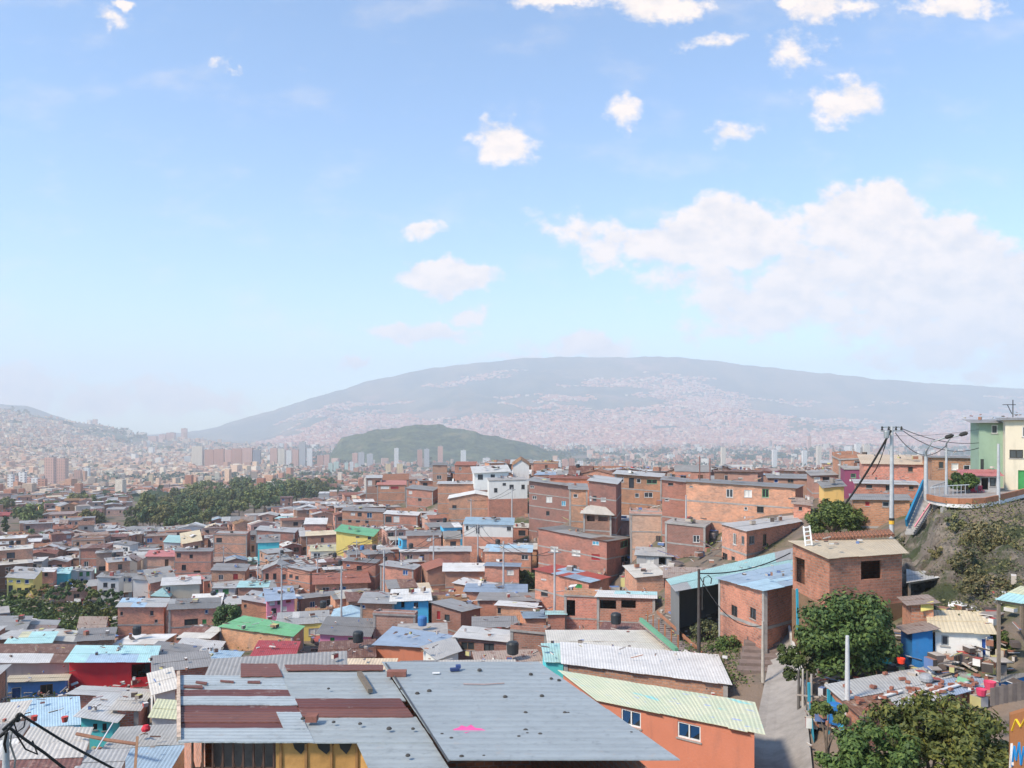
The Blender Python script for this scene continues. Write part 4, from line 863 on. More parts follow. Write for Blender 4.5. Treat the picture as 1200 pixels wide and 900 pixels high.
# ---------------------------------------------------------------- big grey roof in the foreground
RZ = -9.0
def tray(mb, pts, m, dz=0., th=.03, z=RZ):
    q = [PZ(x, y, z)+Vector((0, 0, dz)) for x, y in pts]
    uv = [(p.y, p.x) for p in q]; lo = [p-Vector((0, 0, th)) for p in q]
    mb.poly(q, m, uv); mb.poly(lo[::-1], m)
    for k in range(len(q)): l = (k+1) % len(q); mb.poly([lo[k], lo[l], q[l], q[k]], m)
G2 = M_sheet((.36,.40,.42), .22, per=.45, blotch=.3); G3 = M_sheet((.38,.415,.42), .34, per=.45, blotch=.4); RU2 = M_sheet((.16,.055,.038), .4, per=.24); RU3 = M_sheet((.21,.085,.055), .5, per=.24); LG2 = M_sheet((.46,.51,.53), .35, per=.24)
OCH = M_plain((.46,.25,.08), .8, var=.4, scale=2)
def big_roof():
    c = PZ(430, 850, -13.6); root = empty('house', (c.x, c.y, -14.0), 'long foreground house with wide flat roof of grey sheets and rusty brown strips', 'house')
    mb = MB()
    s1 = lambda y: 330+(y-793)*.44; s2 = lambda y: 450+(y-783)*.64; rt = lambda y: 632+(y-780)*1.385
    def band(xl, xr, y0, y1, m, dz, wob=0):
        n = 10; top = []; bot = []
        L0, L1 = (xl(y0) if callable(xl) else xl), (xl(y1) if callable(xl) else xl); R0, R1 = (xr(y0) if callable(xr) else xr), (xr(y1) if callable(xr) else xr)
        for i in range(n+1):
            bot.append((L1+(R1-L1)*i/n, y1+rnd.uniform(-wob, wob))); top.append((L0+(R0-L0)*i/n, y0+rnd.uniform(-wob, wob)))
        tray(mb, bot+top[::-1], m, dz)
    band(209, s1, 793, 804, LG2, .05, .5); band(209, s1, 802, 812, LG2, .03, .8); band(210, s1, 810, 822, RU2, .06, .5); band(210, lambda y: s1(y)+4, 819, 829, LG2, .09, .5)
    band(210, lambda y: s1(y)+2, 827, 839, RU2, .05, .3); band(211, lambda y: s1(y)-6, 837, 849, RU3, .075, .3); band(211, lambda y: s1(y)-8, 847, 858.5, RU2, .05, .4)
    band(209, lambda y: s1(y)+3, 856.5, 873, LG2, .085, .4); band(lambda y: s1(y)-26, lambda y: s1(y)+2, 838, 858, LG2, .10, .3)
    tray(mb, [(229,803),(242,805),(243,802.5),(230,801)], RU3, .10); tray(mb, [(258,801.5),(274,803),(274,801),(258,800)], RU3, .10); tray(mb, [(290,803),(305,803.5),(305,801),(290,801)], RU3, .10); tray(mb, [(215,808),(238,809),(237,806),(215,806)], RU3, .09)
    band(282, s1, 781, 796, RU3, .11, .3); band(lambda y: s1(y)+8, 449, 782.5, 789, RU3, .12, .3)
    band(s1, s2, 786, 806, G3, .04, .2); band(s1, s2, 804, 823, G3, .06, .2); band(lambda y: s1(y)+3, lambda y: s2(y)-6, 822, 833, RU2, .10, .3); band(lambda y: s1(y)+2, lambda y: s2(y)-4, 832, 843, RU3, .085, .4)
    band(s1, s2, 842, 858, G3, .055, .2); band(lambda y: s1(y)+1, s2, 856, 873, G3, .07, .2); band(lambda y: 418+(y-872)*.45, s2, 871, 902, G3, .05, .2)
    for i, (a, b) in enumerate(((779.5,797),(795.5,818),(816,840),(838,866),(864,899))): band(s2, rt, a, b, G2, .13+.018*i, .12)
    mb.build('roof', None, root)
    fl = MB(); 
    fl.beam(PZ(209, 792, RZ)+Vector((0,0,.12)), PZ(209.5, 871, RZ)+Vector((0,0,.12)), .11, .13, M_plain((.55,.42,.32), .8, var=.8, scale=5)); fl.build('edge_flashing', None, root)
    fl = MB(); fl.beam(PZ(452, 783, RZ)+Vector((0,0,.19)), PZ(526, 901, RZ)+Vector((0,0,.19)), .05, .03, M_plain((.07,.075,.08), .6)); fl.build('seam', None, root)
    # walls below
    w = MB(); z = RZ-.02
    a = PZ(322, 873, RZ); b = PZ(424, 874, RZ); yb = a.y+.25
    def seg(x0, x1, y, m, z0=-14.0, z1=z): w.poly([(x0, y, z0), (x1, y, z0), (x1, y, z1), (x0, y, z1)], m)
    seg(a.x-.05, b.x-.1, yb, OCH)
    w.poly([(b.x-.1, yb, -14), (2.2, 17.6, -14), (2.2, 17.6, z), (b.x-.1, yb, z)], OCH)
    r0 = PZ(632, 781, RZ); r1 = PZ(795, 899, RZ)
    w.poly([(r1.x-.3, 19.5, -14), (r0.x-.3, r0.y-.2, -14), (r0.x-.3, r0.y-.2, z), (r1.x-.3, 19.5, z)], BRK['d'])
    l0 = PZ(209, 793, RZ); l1 = PZ(209, 871, RZ)
    w.poly([(l0.x+.3, l0.y-.2, -14), (r0.x-.3, r0.y-.2, -14), (r0.x-.3, r0.y-.2, z), (l0.x+.3, l0.y-.2, z)], BRK['r'])
    w.poly([(l0.x+.3, l0.y-.2, -14), (l1.x+.3, l1.y+1.2, -14), (l1.x+.3, l1.y+1.2, z), (l0.x+.3, l0.y-.2, z)], BRK['r'])
    seg(l1.x+.3, a.x, yb+1.6, M_plain((.16,.14,.13), .9)); w.poly([(l1.x+.2, yb-.1, -11.4), (a.x, yb-.1, -11.4), (a.x, yb+1.6, -11.4), (l1.x+.2, yb+1.6, -11.4)], CONC)
    w.build('wall', None, root)
    rl = MB(); xs = np.linspace(l1.x+.35, a.x-.1, 9)
    for x in xs: rl.beam((x, yb, -11.4), (x, yb, z), .05, .05, REBAR)
    for zz in (-9.75, -10.15, -10.5): rl.beam((xs[0], yb, zz), (xs[-1], yb, zz), .03, .03, REBAR)
    for i in range(0, 8, 2): rl.beam((xs[i], yb, -9.5), (xs[i+1], yb, -10.7), .03, .03, REBAR); rl.beam((xs[i], yb, -10.7), (xs[i+1], yb, -9.5), .03, .03, REBAR)
    rl.build('railing', None, root)
    for i in range(4):
        t = MB(); x = a.x+.1+(b.x-a.x-.3)*i/3; t.beam((x, yb-.03, -13.9), (x, yb-.03, z-.03), .07, .05, M_plain((.30,.16,.06), .8)); t.build('wall_batten', None, root)
    for i, (x, wd) in enumerate(((348, .42), (378, .5), (402, .38))):
        t = MB(); c = PZ(x, 875, RZ); t.poly([(c.x-wd/2, yb-.02, z-.02), (c.x+wd/2, yb-.02, z-.02), (c.x+wd*.3, yb-.02, z-.2), (c.x+wd*.05, yb-.02, z-.34), (c.x-wd*.4, yb-.02, z-.17)][::-1], DARKM); t.build('torn_felt', None, root)
    register([l0, r0, (4.6, 17.5, -9), (l1.x, 17.5, -9)]); return root
big_roof()
def on_roof(name, fn, label, cat, group=None, smooth=False):
    mb = MB(); fn(mb); return thing(name, mb, None, label, cat, group, smooth)
zt = RZ+.16
def rp(x, y, dz=0): p = PZ(x, y, RZ); return Vector((p.x, p.y, zt+dz))
on_roof('timber_beam', lambda m: m.beam(rp(421, 794, .0), rp(434, 816, .02), .16, .14, M_plain((.16,.13,.10), .9)), 'weathered grey timber beam lying on the grey sheet roof', 'beam')
BRK2 = M_plain((.24,.10,.075), .9, scale=8)
def blocks(x0, x1, y, n):
    def f(m):
        for i in range(n):
            p = rp(x0+(x1-x0)*(i+.5)/n, y, .09); m.box(p, ((x1-x0)/n*.026, .3, .18), .03, BRK2)
    return f
on_roof('hollow_brick', blocks(452, 478, 797, 1), 'long reddish hollow brick lying at the top edge of the grey sheet roof', 'brick')
on_roof('hollow_brick', blocks(359, 372, 851, 1), 'brown hollow block standing on the seam between rusty and grey roof sheets', 'brick')
on_roof('shoe', lambda m: (m.box(rp(533, 791, .05), (.34,.16,.09), .2, M_plain((.03,.05,.14))), m.box(rp(537, 790, .12), (.17,.14,.12), .2, M_plain((.04,.07,.2)))), 'dark blue shoe lying near the top of the grey roof', 'shoe')
on_roof('metal_rod', lambda m: m.tube([rp(543, 808, .03), rp(568, 808.5, .03), rp(591, 807, .03)], .02, 6, M_plain((.35,.25,.23))), 'thin reddish metal rod lying flat on the grey roof', 'rod')
def pinkrag(m):
    pts = [(531,863),(537,861),(541,857.5),(547,860),(552,857),(557,861),(564,862),(569,864),(560,865),(551,865.5),(546,867.5),(540,865.5)]
    m.prism([rp(x, y, .03+rnd.uniform(0, .02)) for x, y in pts][::-1][::-1], .02, M_plain((.75,.10,.30), .9))
on_roof('cloth', pinkrag, 'torn bright pink cloth spread on the grey roof', 'cloth')
on_roof('paper_scrap', lambda m: m.box(rp(511, 794.5, .02), (.26,.15,.02), .1, WHITEF), 'small white scrap beside the blue shoe on the grey roof', 'scrap')
STM = M_plain((.06,.055,.05), .9, scale=9)
def stone_mb(m, p, s, mat=STM):
    r_ = random.Random(int(p[0]*1000)); ring = []
    m.lathe(p, [(0.001, -.02), (s*.9, 0), (s, s*.35), (s*.6, s*.75), (0.001, s*.85)], 7, mat)
for (x, y) in [(489,819),(470,813),(503,816),(592,823),(562,791),(622,796),(646,801),(655,803),(635,822),(666,842),(662,842),(616,842),(616,863),(618,867),(608,871),(633,868),(740,866),(529,873),(541,895),(567,894),(478,893),(518,868),(456,861),(484,861),(391,853),(422,855),(355,849),(385,813)]:
    m = MB(); p = rp(x, y, .0); stone_mb(m, p, rnd.uniform(.05, .09)); thing('stone', m, None, 'small dark stone lying loose on the big grey foreground roof', 'stone', 'stones scattered on the big grey foreground roof')

# ---------------------------------------------------------------- alley, steps, retaining walls
def strip(name, rowsY, lpx, rpx, mat, dz=.1):
    v = []; f = []
    for Y, l, r_ in zip(rowsY, lpx, rpx):
        for k in range(6):
            px = l+(r_-l)*k/5; X = (px-CX)/F*Y; v.append((X, Y, ground_uv(px, Y)+dz+.02*math.sin(k*1.3+Y)))
    for j in range(len(rowsY)-1):
        for k in range(5): a = j*6+k; f.append((a, a+1, a+7, a+6))
    me = bpy.data.meshes.new(name); me.from_pydata(v, [], f); me.materials.append(mat); me.update(); o = bpy.data.objects.new(name, me); COL.objects.link(o); o['kind'] = 'structure'; return o
PATHM = M_plain((.30,.275,.25), .95, var=.35, scale=1.1)
Ys = [26,30,34,38,42,46,50,54,58,62,66,70]
strip('path', Ys, [872,876,880,880,886,893,899,903,906,908,908,904], [975,962,952,948,944,938,931,925,921,919,917,914], PATHM, .14)
m = MB()
for i in range(9):
    Y = 50+i*.9; a = P(872+i*2.0, 500, Y); g_ = ground(a.x, Y); m.box((a.x+.9, Y+.45, g_-.2+i*.12), (2.3, .92, 1.0), -.15, M_plain((.20,.15,.13), .95))
thing('steps', m, None, 'short flight of brown steps rising left from the alley', 'steps')
m = MB(); pr = None
for Y, px in ((43,946),(46,940),(49,934),(52,929),(56,924),(60,921)):
    X = (px-CX)/F*Y; g_ = ground(X, Y); p = Vector((X, Y, g_+.25)); 
    if pr is not None: m.beam(pr, p, .16, .75, M_plain((.55,.53,.50), .9))
    pr = p
thing('wall', m, None, 'low white kerb wall along the right side of the alley', 'wall')
# rocky slope below the terrace
def M_rock():
    m, nt, b = newmat('rock_slope'); wp = worldpos(nt)
    c = mixc(nt, maprange(nt, noise_(nt, .7, 7, .7, wp, (1, 1, .5)), .35, .65), (.12,.095,.075), (.31,.26,.21))
    c = mixc(nt, maprange(nt, noise_(nt, .35, 6, .7, wp), .48, .6), c, (.06,.075,.03))
    c = mixc(nt, maprange(nt, noise_(nt, 2.5, 5, .7, wp), .62, .7), c, (.07,.06,.05))
    nt.links.new(c, b.inputs['Base Color']); b.inputs['Roughness'].default_value = .95; bump(nt, b, noise_(nt, 1.6, 8, .75, wp), .5); return m
def rockfn(c, Y):
    X = (c-CX)/F*Y; z = ground_uv(c, Y); e = min(1, (c-1035)/25, (Y-44)/2.5, (67-Y)/2.5); e = max(0, e)
    n = mnoise.ridged_multi_fractal(Vector((X*.22, Y*.35, z*.2)), .9, 2.1, 6, 1.0, 2.0)
    return (X, Y, min(z-.15+e*(.15+(n-.9)*1.0+.35*fb(X, z*2, .9, 4)), -6.5 if c > 1080 and Y > 57 else 99))
o = grid_mesh('terrain', list(np.linspace(1035, 1330, 150)), list(np.linspace(44, 67, 90)), rockfn, M_rock(), True); o['kind'] = 'structure'
# terrace with curved parapet
def terrace():
    C = [(1086,585,65),(1098,588,63),(1110,590,61.5),(1125,591,60.6),(1140,591,60.4),(1155,590,60.8),(1170,587,61.8),(1190,582,64),(1215,575,67),(1250,568,70)]
    pts = [P(x, y, D) for x, y, D in C]; zb = min(p.z for p in pts)
    root = empty('terrace', (pts[4].x, pts[4].y, -8), 'curved street terrace with orange brown parapet and white slab edge above the rocky slope', 'terrace')
    s = MB(); W_ = M_plain((.66,.64,.62), .85); 
    back = [Vector((p.x*(84/p.y), 84, -5.7)) for p in pts]
    top = [Vector((p.x, p.y, p.z)) for p in pts]
    for i in range(len(pts)-1):
        a, b = top[i], top[i+1]; h = Vector((0, 0, .28)); s.poly([a-h, b-h, b, a], W_); s.poly([a, b, back[i+1], back[i]], M_plain((.30,.27,.25), .9)); s.poly([back[i]-h, back[i+1]-h, b-h, a-h], W_)
    s.build('slab', None, root)
    pr = MB(); OM = M_plain((.40,.17,.09), .9)
    for i in range(len(pts)-1):
        a, b = top[i]+Vector((0, .12, 0)), top[i+1]+Vector((0, .12, 0)); pr.beam(a+Vector((0, 0, .22)), b+Vector((0, 0, .22)), .16, .43, OM)
    pr.build('parapet', None, root)
    for i in (0, 2, 4, 7):
        c = MB(); p = top[i]; c.beam((p.x, p.y+.5, p.z-.3), (p.x, p.y+.5, ground(p.x, p.y)-1), .35, .35, CONC); c.build('support_column', None, root)
    c = MB(); 
    for i in range(5, 9): a, b = top[i], top[i+1]; c.poly([(a.x, a.y+.9, -9), (b.x, b.y+.9, -9), (b.x, b.y+.9, b.z-.28), (a.x, a.y+.9, a.z-.28)], CONC)
    c.build('retaining_wall', None, root)
terrace()
def railing(label, pts, h=.9, step=.35, mat=GALV):
    root = empty('railing', pts[0], label, 'railing'); a = MB(); b = MB()
    for i in range(len(pts)-1):
        p, q = Vector(pts[i]), Vector(pts[i+1]); a.beam(p+Vector((0, 0, h)), q+Vector((0, 0, h)), .06, .06, mat); n = max(1, int((q-p).length/step))
        for k in range(n): r_ = p.lerp(q, k/n); b.beam(r_, r_+Vector((0, 0, h)), .035, .035, mat)
    a.build('handrail', None, root); b.build('bars', None, root); return root
railing('pale balustrade rail across the terrace between the lamp posts', [P(1090,583,67), P(1112,581,66.5), P(1136,580,66)], .85, .3)
railing('upper pale balustrade sloping behind the terrace by the left lamp post', [P(1092,580,74), P(1112,573,76)], .8, .3)
def bluestair():
    a = P(1082,566,66); b = P(1062,613,61.5); root = empty('stairway', (b.x, b.y, b.z-1.2), 'outdoor stairway with bright blue side panel and pink handrail below the terrace', 'stairs')
    m = MB(); m.beam(a, b, .14, .62, M_paint((.02,.17,.30), .4)); m.build('side_panel', None, root)
    m = MB(); c = P(1090,590,64.5); d = P(1072,617,61); m.beam(c, d, .09, .12, M_paint((.62,.25,.28), .2)); m.build('handrail', None, root)
    m = MB(); 
    for i in range(14):
        t = i/13; q0 = a.lerp(b, t)-Vector((0, 0, .75)); q1 = c.lerp(d, t)-Vector((0, 0, .5)); m.beam(q0, q1, .42, .22, CONC)
    m.build('steps', None, root)
bluestair()
def greenrail():
    root = empty('stairway', P(772,764,62)-Vector((0,0,1)), 'long stairway with green beam and orange posts descending left of the alley', 'stairs')
    a, b = P(751,726,66.5), P(793,762,56.5); m = MB(); m.beam(a, b, .25, .3, M_paint((.12,.30,.19), .3)); m.build('side_panel', None, root)
    c, d = P(770,724,68), P(820,766,57); m = MB()
    for i in range(18): t = i/17; m.beam(a.lerp(b, t)-Vector((0,0,.25)), c.lerp(d, t)-Vector((0,0,.25)), .62, .16, M_plain((.28,.23,.21), .9))
    m.build('steps', None, root)
    for i in range(6):
        t = (i+.5)/6; p = a.lerp(b, t)+Vector((.35, 0, -.1)); m = MB(); m.beam(p, p+Vector((0, 0, 1.0)), .09, .09, M_plain((.42,.17,.08), .8)); m.build('post', None, root)
    m = MB(); m.beam(c+Vector((0,0,.5)), P(868,806,50), .12, .22, M_plain((.36,.16,.09), .9)); m.build('handrail', None, root)
greenrail()
# ---------------------------------------------------------------- the rest of the hillside houses
LM = [('the white block house',595,573),('the orange tiled crest house',463,563),('the box house with washing',458,580),('the tall plain brick block',540,585),('the two storey corner house',748,575),
 ('the long slab banded building',868,585),('the cream pyramid kiosk',700,600),('the three row apartment block',675,645),('the upright bare block',757,620),('the yellow banded house',803,630),
 ('the turquoise shed roof',860,675),('the blue roofed alley house',885,705),('the yellow green roofed house',415,628),('the white house with blue roof',572,622),('the bright blue house',482,705),
 ('the pink purple house',330,710),('the broad orange tile roof',400,685),('the gabled metal roof',325,672),('the long green roof',305,738),('the lime green house',322,770),
 ('the pink wooden house',403,748),('the orange plastered house',475,762),('the red building',130,785),('the yellow two storey house',24,682),('the tall white hillside house',127,688),
 ('the square left brick house',165,728),('the rubble roofed house',228,722),('the stacked balcony house',166,685),('the open ground floor house',226,660),('the turquoise upper wall',315,640),
 ('the yellow sheet roof',380,645),('the long white roof',755,775),('the two dark window house',565,758),('the slope bush',617,680),('the mint green house',1162,530),('the purple house',1000,556),
 ('the brown brick house',1010,680),('the wood',300,595),('the crimson blocks',20,612),('the pale pyramid roof',188,698),('the orange two row house',425,605),('the dark lane tree',265,720),
 ('the blue painted shack',42,806),('the light blue roof',54,835),('the bushy hill',70,700),('the white sheet roofed house by the bush',545,672),('the red doored house',522,715)]
WN = {'r':'red brick','o':'orange brick','d':'dark brick','p':'pale brick','b':'brown brick'}
RN = {'G':'grey sheet','LG':'light grey sheet','W':'white sheet','B':'blue grey sheet','RU':'rusty sheet','F':'dark fibre','TQ':'turquoise sheet','GR':'green sheet','BR':'brown sheet','Y':'yellow sheet','RD':'red sheet','C':'cream sheet','PK':'pink sheet','BL':'pale blue sheet','TN':'tan sheet','T':'clay tile','S':'flat concrete'}
used_labels = set()
def relation(dx, dy):
    d = math.hypot(dx, dy); h = 'left' if dx < 0 else 'right'; v = 'above' if dy < 0 else 'below'
    if abs(dx) > 2*abs(dy): w = h+' of'
    elif abs(dy) > 2*abs(dx): w = v
    else: w = v+' and '+h+' of'
    return ('just ' if d < 28 else '' if d < 60 else 'well ' if d < 110 else 'far ')+w
def make_label(desc, x, y):
    cands = sorted(LM, key=lambda l: math.hypot((x-l[1])*.8, y-l[2]))[:14]
    for l in cands:
        s = f'{desc} {relation(x-l[1], y-l[2])} {l[0]}'
        if s not in used_labels and len(s.split()) <= 16: used_labels.add(s); return s
    for l in cands:
        for extra in ('second', 'third', 'fourth', 'fifth', 'sixth'):
            s = f'{extra} {desc} {relation(x-l[1], y-l[2])} {l[0]}'
            if s not in used_labels and len(s.split()) <= 16: used_labels.add(s); return s
    return desc
def in_poly(p, poly):
    c = False; n = len(poly)
    for i in range(n):
        a, b = poly[i], poly[(i+1) % n]
        if (a.y > p.y) != (b.y > p.y) and p.x < (b.x-a.x)*(p.y-a.y)/(b.y-a.y)+a.x: c = not c
    return c
def dist_poly(p, poly):
    if in_poly(p, poly): return 0
    m = 1e9
    for i in range(len(poly)):
        a, b = poly[i], poly[(i+1) % len(poly)]; ab = b-a; t = max(0, min(1, (p-a).dot(ab)/max(1e-9, ab.length_squared))); m = min(m, (a+ab*t-p).length)
    return m
def wood_near(px): return solve_D(px, float(np.interp(px, [145, 250, 300, 350, 395], [621, 614, 604, 595, 586])))
def zone_free(px, Y):
    if px < 148 and 118 < Y < 152: return False            # bushy hill
    if 145 < px < 400 and wood_near(px) < Y < 760: return False       # wood
    if px > 845 and Y < 74 and px < 985: return False       # alley and tree
    if px > 985 and Y < 78: return False
    if 1085 < px and Y < 84: return False
    if px > 930 and Y < 84 and px < 1030: return False      # round tree
    if 740 < px < 860 and 46 < Y < 72: return False         # stairs
    if 604 < px < 630 and 116 < Y < 134: return False       # bush
    if 246 < px < 284 and 98 < Y < 118: return False
    return True
fr = random.Random(21); CAND = []
Y = -70.0
while Y < 1130:
    stepY = 5.6 if Y < 130 else 6.8 if Y < 320 else 9.5 if Y < 600 else 14
    pass
    xmax = (1290-CX)/F*max(60, Y*1.25)
    X = (-90-CX)/F*max(Y, 40)*1.05
    while X < xmax:
        cy = Y+.22*X+5*fb(X, Y, .02, 2); w = fr.uniform(3.6, 7.2) if cy < 130 else fr.uniform(4.2, 8.5)
        if Y > 320: w *= 1.25
        gap = fr.choice((.15, .3, .3, .8, 1.6)); cx = X+w/2; cy += .11*w+fr.uniform(-1.0, 1.0); X += w+gap
        if cy < 34 or cy > 980 or not (-100 < CX+F*cx/cy < 1300): continue
        px = CX+F*cx/cy
        if fr.random() < .04 or not zone_free(px, cy): continue
        if Y > 420 and fr.random() < .3: continue
        yaw = -.5*math.degrees(math.atan((px-CX)/F))+22*fb(cx, cy, .018, 2)+fr.uniform(-7, 7)+10-(18 if px > 600 else 0); dep = min(stepY*.93, fr.uniform(4.2, 6.5) if Y < 320 else 9)
        if Y < 130 and px < 250: nst = fr.choices((1, 2), (6, 1.2))[0]
        elif Y < 130: nst = fr.choices((1, 2, 3), (4, 4, .6))[0]
        else: nst = fr.choices((1, 2, 3), (2, 5, 2.2))[0]
        CAND.append([cx, cy, w, dep, R(yaw), nst*2.55+fr.uniform(-.1, .7), nst, fr.random()])
    Y += stepY
def corners(c, z=0):
    cx, cy, w, d, a = c[:5]; e = Vector((math.cos(a), math.sin(a), 0))*w/2; n = Vector((-math.sin(a), math.cos(a), 0))*d/2; o = Vector((cx, cy, z)); return [o-e-n, o+e-n, o+e+n, o-e+n]
# order from near to far on a coarse picture to see which ones show
ID = np.zeros((900, 1200), dtype=np.int32)
items = []
for i, k in enumerate(KEEP): items.append((k[4], -(i+1), k[0], k[1], k[2], k[3]))
ok = []
for c in CAND:
    cs = corners(c); cen = Vector((c[0], c[1]))
    bad = False
    for poly, fy, _ in FOOT:
        if abs(fy-c[1]) > 14: continue
        if dist_poly(cen, poly) < .3 or any(dist_poly(Vector((q.x, q.y)), poly) < .2 for q in cs) or any(in_poly(p, [Vector((q.x, q.y)) for q in cs]) for p in poly): bad = True; break
    if bad:
        if c[1] < 78: continue
        # try a narrower one
        c[2] *= .55; c[3] *= .7; cs = corners(c)
        if any(abs(fy-c[1]) < 14 and (dist_poly(cen, poly) < .3 or any(dist_poly(Vector((q.x, q.y)), poly) < .15 for q in cs) or any(in_poly(p, [Vector((q.x, q.y)) for q in cs]) for p in poly)) for poly, fy, _ in FOOT) or c[2] < 2.6: continue
    g0 = ground(c[0], c[1]); zt = g0+c[5]; near = min(q.y for q in cs)
    x0 = min(CX+F*q.x/q.y for q in cs); x1 = max(CX+F*q.x/q.y for q in cs)
    hmax = 99
    for k in KEEP:
        if k[4] < near-1: continue
        if x1 < k[0]+1 or x0 > k[2]-1: continue
        lim = -(k[3]-2-HY)/F*near-.25          # top must project below the visible base of the kept house
        hmax = min(hmax, lim-g0)
    cpx = CX+F*c[0]/c[1]
    if cpx > 440 and c[1] > 90: hmax = min(hmax, -((541 if cpx < 640 else 550 if cpx < 985 else 541)-HY)/F*near-g0+.5)
    # hidden zones of special plants
    for (a, b, yb_, D) in ((1060, 1200, 612, 60), (60, 150, 724, 130), (0, 60, 716, 118), (150, 200, 620, 350), (200, 250, 616, 365), (250, 285, 608, 395), (285, 320, 602, 425), (320, 355, 595, 450), (355, 395, 588, 480), (604, 628, 694, 124), (252, 280, 735, 105)):
        if near < D and x1 > a and x0 < b: hmax = min(hmax, -(yb_-HY)/F*near-g0)
    hmax -= .9 if hmax < 90 else 0
    if hmax < 1.9: continue
    c.append(hmax < 90)
    if c[5] > hmax: c[5] = hmax; c[6] = max(1, int(hmax/2.5))
    ok.append(c)
CAND = ok
for i, c in enumerate(CAND):
    cs = corners(c); g0 = ground(c[0], c[1]); near = min(q.y for q in cs)
    xs = [CX+F*q.x/q.y for q in cs]; items.append((near, i+1, min(xs), HY-F*(g0+c[5])/(c[1]+c[3]/2), max(xs), HY-F*(g0)/near))
vis = {}
for (d, i, x0, y0, x1, y1) in sorted(items):
    a, b, cc, dd = max(0, int(x0)), max(0, int(y0)), min(1200, int(x1)+1), min(900, int(y1)+1)
    if a >= cc or b >= dd: continue
    s = ID[b:dd, a:cc]; n = int((s == 0).sum()); s[s == 0] = i; vis[i] = n
    if n: 
        yy, xx = np.nonzero(ID[b:dd, a:cc] == i); vis[i] = (n, a+xx.mean(), b+yy.mean())
    else: vis[i] = (0, 0, 0)
rank = sorted([i for i in vis if i > 0 and vis[i][0] > 0], key=lambda i: -vis[i][0])
SINGLE = set(rank[:297-len(KEEP)])
NEAR_STUFF = MB()
def wallpick(r_): return r_.choices(('r','o','d','p','b','white','cream','grey','yellow','sky','mint','pink','beige'), (10,12,4,5,5,1.5,.9,1.2,.3,.2,.2,.25,.8))[0]
def roofpick(r_, Y, px):
    if Y < 130 and px < 260: return r_.choices(('G','LG','W','RU','F','C','TQ','BR','BL','S'), (5,5,3,4,3,3,1.2,3,1,.5))[0]
    return r_.choices(('G','LG','W','B','RU','F','C','TQ','T','BR','BL','S','PK','TN'), (5,4,1.8,.5,3.5,4.5,2.4,.4,5.5 if Y > 150 else 2.5,5,.3,4.5,.7,1.6))[0]
for i, c in enumerate(CAND, 1):
    if i in vis and vis[i][0] == 0 and c[1] > 60 and fr.random() < .5: continue
    r_ = random.Random(1000+i); g0 = ground(c[0], c[1]); zt = g0+c[5]
    if c[1] > 240 and r_.random() < .35: wl = r_.choice('ooprb')
    else: wl = wallpick(r_)
    px = CX+F*c[0]/c[1]; rf = roofpick(r_, c[1], px); cs = corners(c, zt)
    kd = 'slab' if rf == 'S' else r_.choices(('shed','gable_x','gable_y'), (7, 1.3, 1.3))[0]
    if rf == 'T': kd = r_.choice(('gable_x', 'gable_y', 'shed'))
    if c[-1] and c[1] < 130: kd = 'shed' if kd != 'slab' else kd
    rise = r_.uniform(-.35, .45)
    if kd == 'shed':
        cs[3].z += rise; cs[2].z += rise
    far_ = c[1] > 330
    kw = dict(kind=kd, rh=r_.uniform(.6, 1.3), r=r_, over=r_.uniform(.1, .45), auto=(c[6], .82 if c[1] < 330 else .5), upstand=r_.choice((0, 0, .4, .9)) if kd == 'slab' else 0,
              mats2=r_.choice(((), ('LG',), ('G', 'RU'), ('RU',), ('LG', 'C'), ('W',))) if kd != 'slab' and rf != 'T' else (), rows=2 if c[1] < 110 else 1, bands=r_.random() < .6)
    if i in SINGLE:
        n, vx, vy = vis[i]
        st = ('one storey', 'two storey', 'three storey')[min(2, c[6]-1)]
        wn = WN.get(wl, wl+' walled'); desc = f'{st} {wn} house with {RN[rf]} roof'
        house(*cs, wl, rf, make_label(desc, vx, vy), group='houses packed on the hillside', **kw)
    else:
        kw['stuff'] = NEAR_STUFF
        if far_: kw['bands'] = False; kw['auto'] = None if c[1] > 520 else kw['auto']
        house(*cs, wl, rf, **kw)
o = NEAR_STUFF.build('houses', None); tag(o, kind='stuff')
LOG.append(('cand', len(CAND), 'single', len(SINGLE), len(NEAR_STUFF.f)))
# ---------------------------------------------------------------- vegetation
BARK = M_plain((.13,.10,.075), .95, scale=5)
def crown_mesh(seed, rx, ry, rz, nclump, nleaf, s, cz=0, bottom=-.55, mat=None, shape=None):
    r_ = random.Random(seed); v = []; f = []
    for c in range(nclump):
        while True:
            d = Vector((r_.gauss(0, 1), r_.gauss(0, 1), r_.gauss(0, 1))).normalized()
            if d.z > bottom: break
        k = r_.uniform(.45, .92); cc = Vector((d.x*rx*k, d.y*ry*k, d.z*rz*k+cz)); cr = r_.uniform(.2, .36)*min(rx, rz)
        for l in range(int(nleaf*r_.uniform(.6, 1.3))):
            q = Vector((r_.gauss(0, 1), r_.gauss(0, 1), r_.gauss(0, .8))).normalized()*cr*(r_.random()**.45); p = cc+q
            n = (q.normalized()+Vector((r_.uniform(-.8, .8), r_.uniform(-.8, .8), r_.uniform(-.2, 1)))).normalized(); t = n.cross(Vector((r_.uniform(-1, 1), r_.uniform(-1, 1), r_.uniform(-1, 1)))).normalized(); b_ = n.cross(t)
            z = s*r_.uniform(.6, 1.25); i = len(v)
            v += [p-t*z*.5, p-b_*z*.25, p+t*z*.55, p+b_*z*.25]; f.append((i, i+1, i+2, i+3))
    me = bpy.data.meshes.new('crown'); me.from_pydata(v, [], f); me.materials.append(mat); me.update(); return me
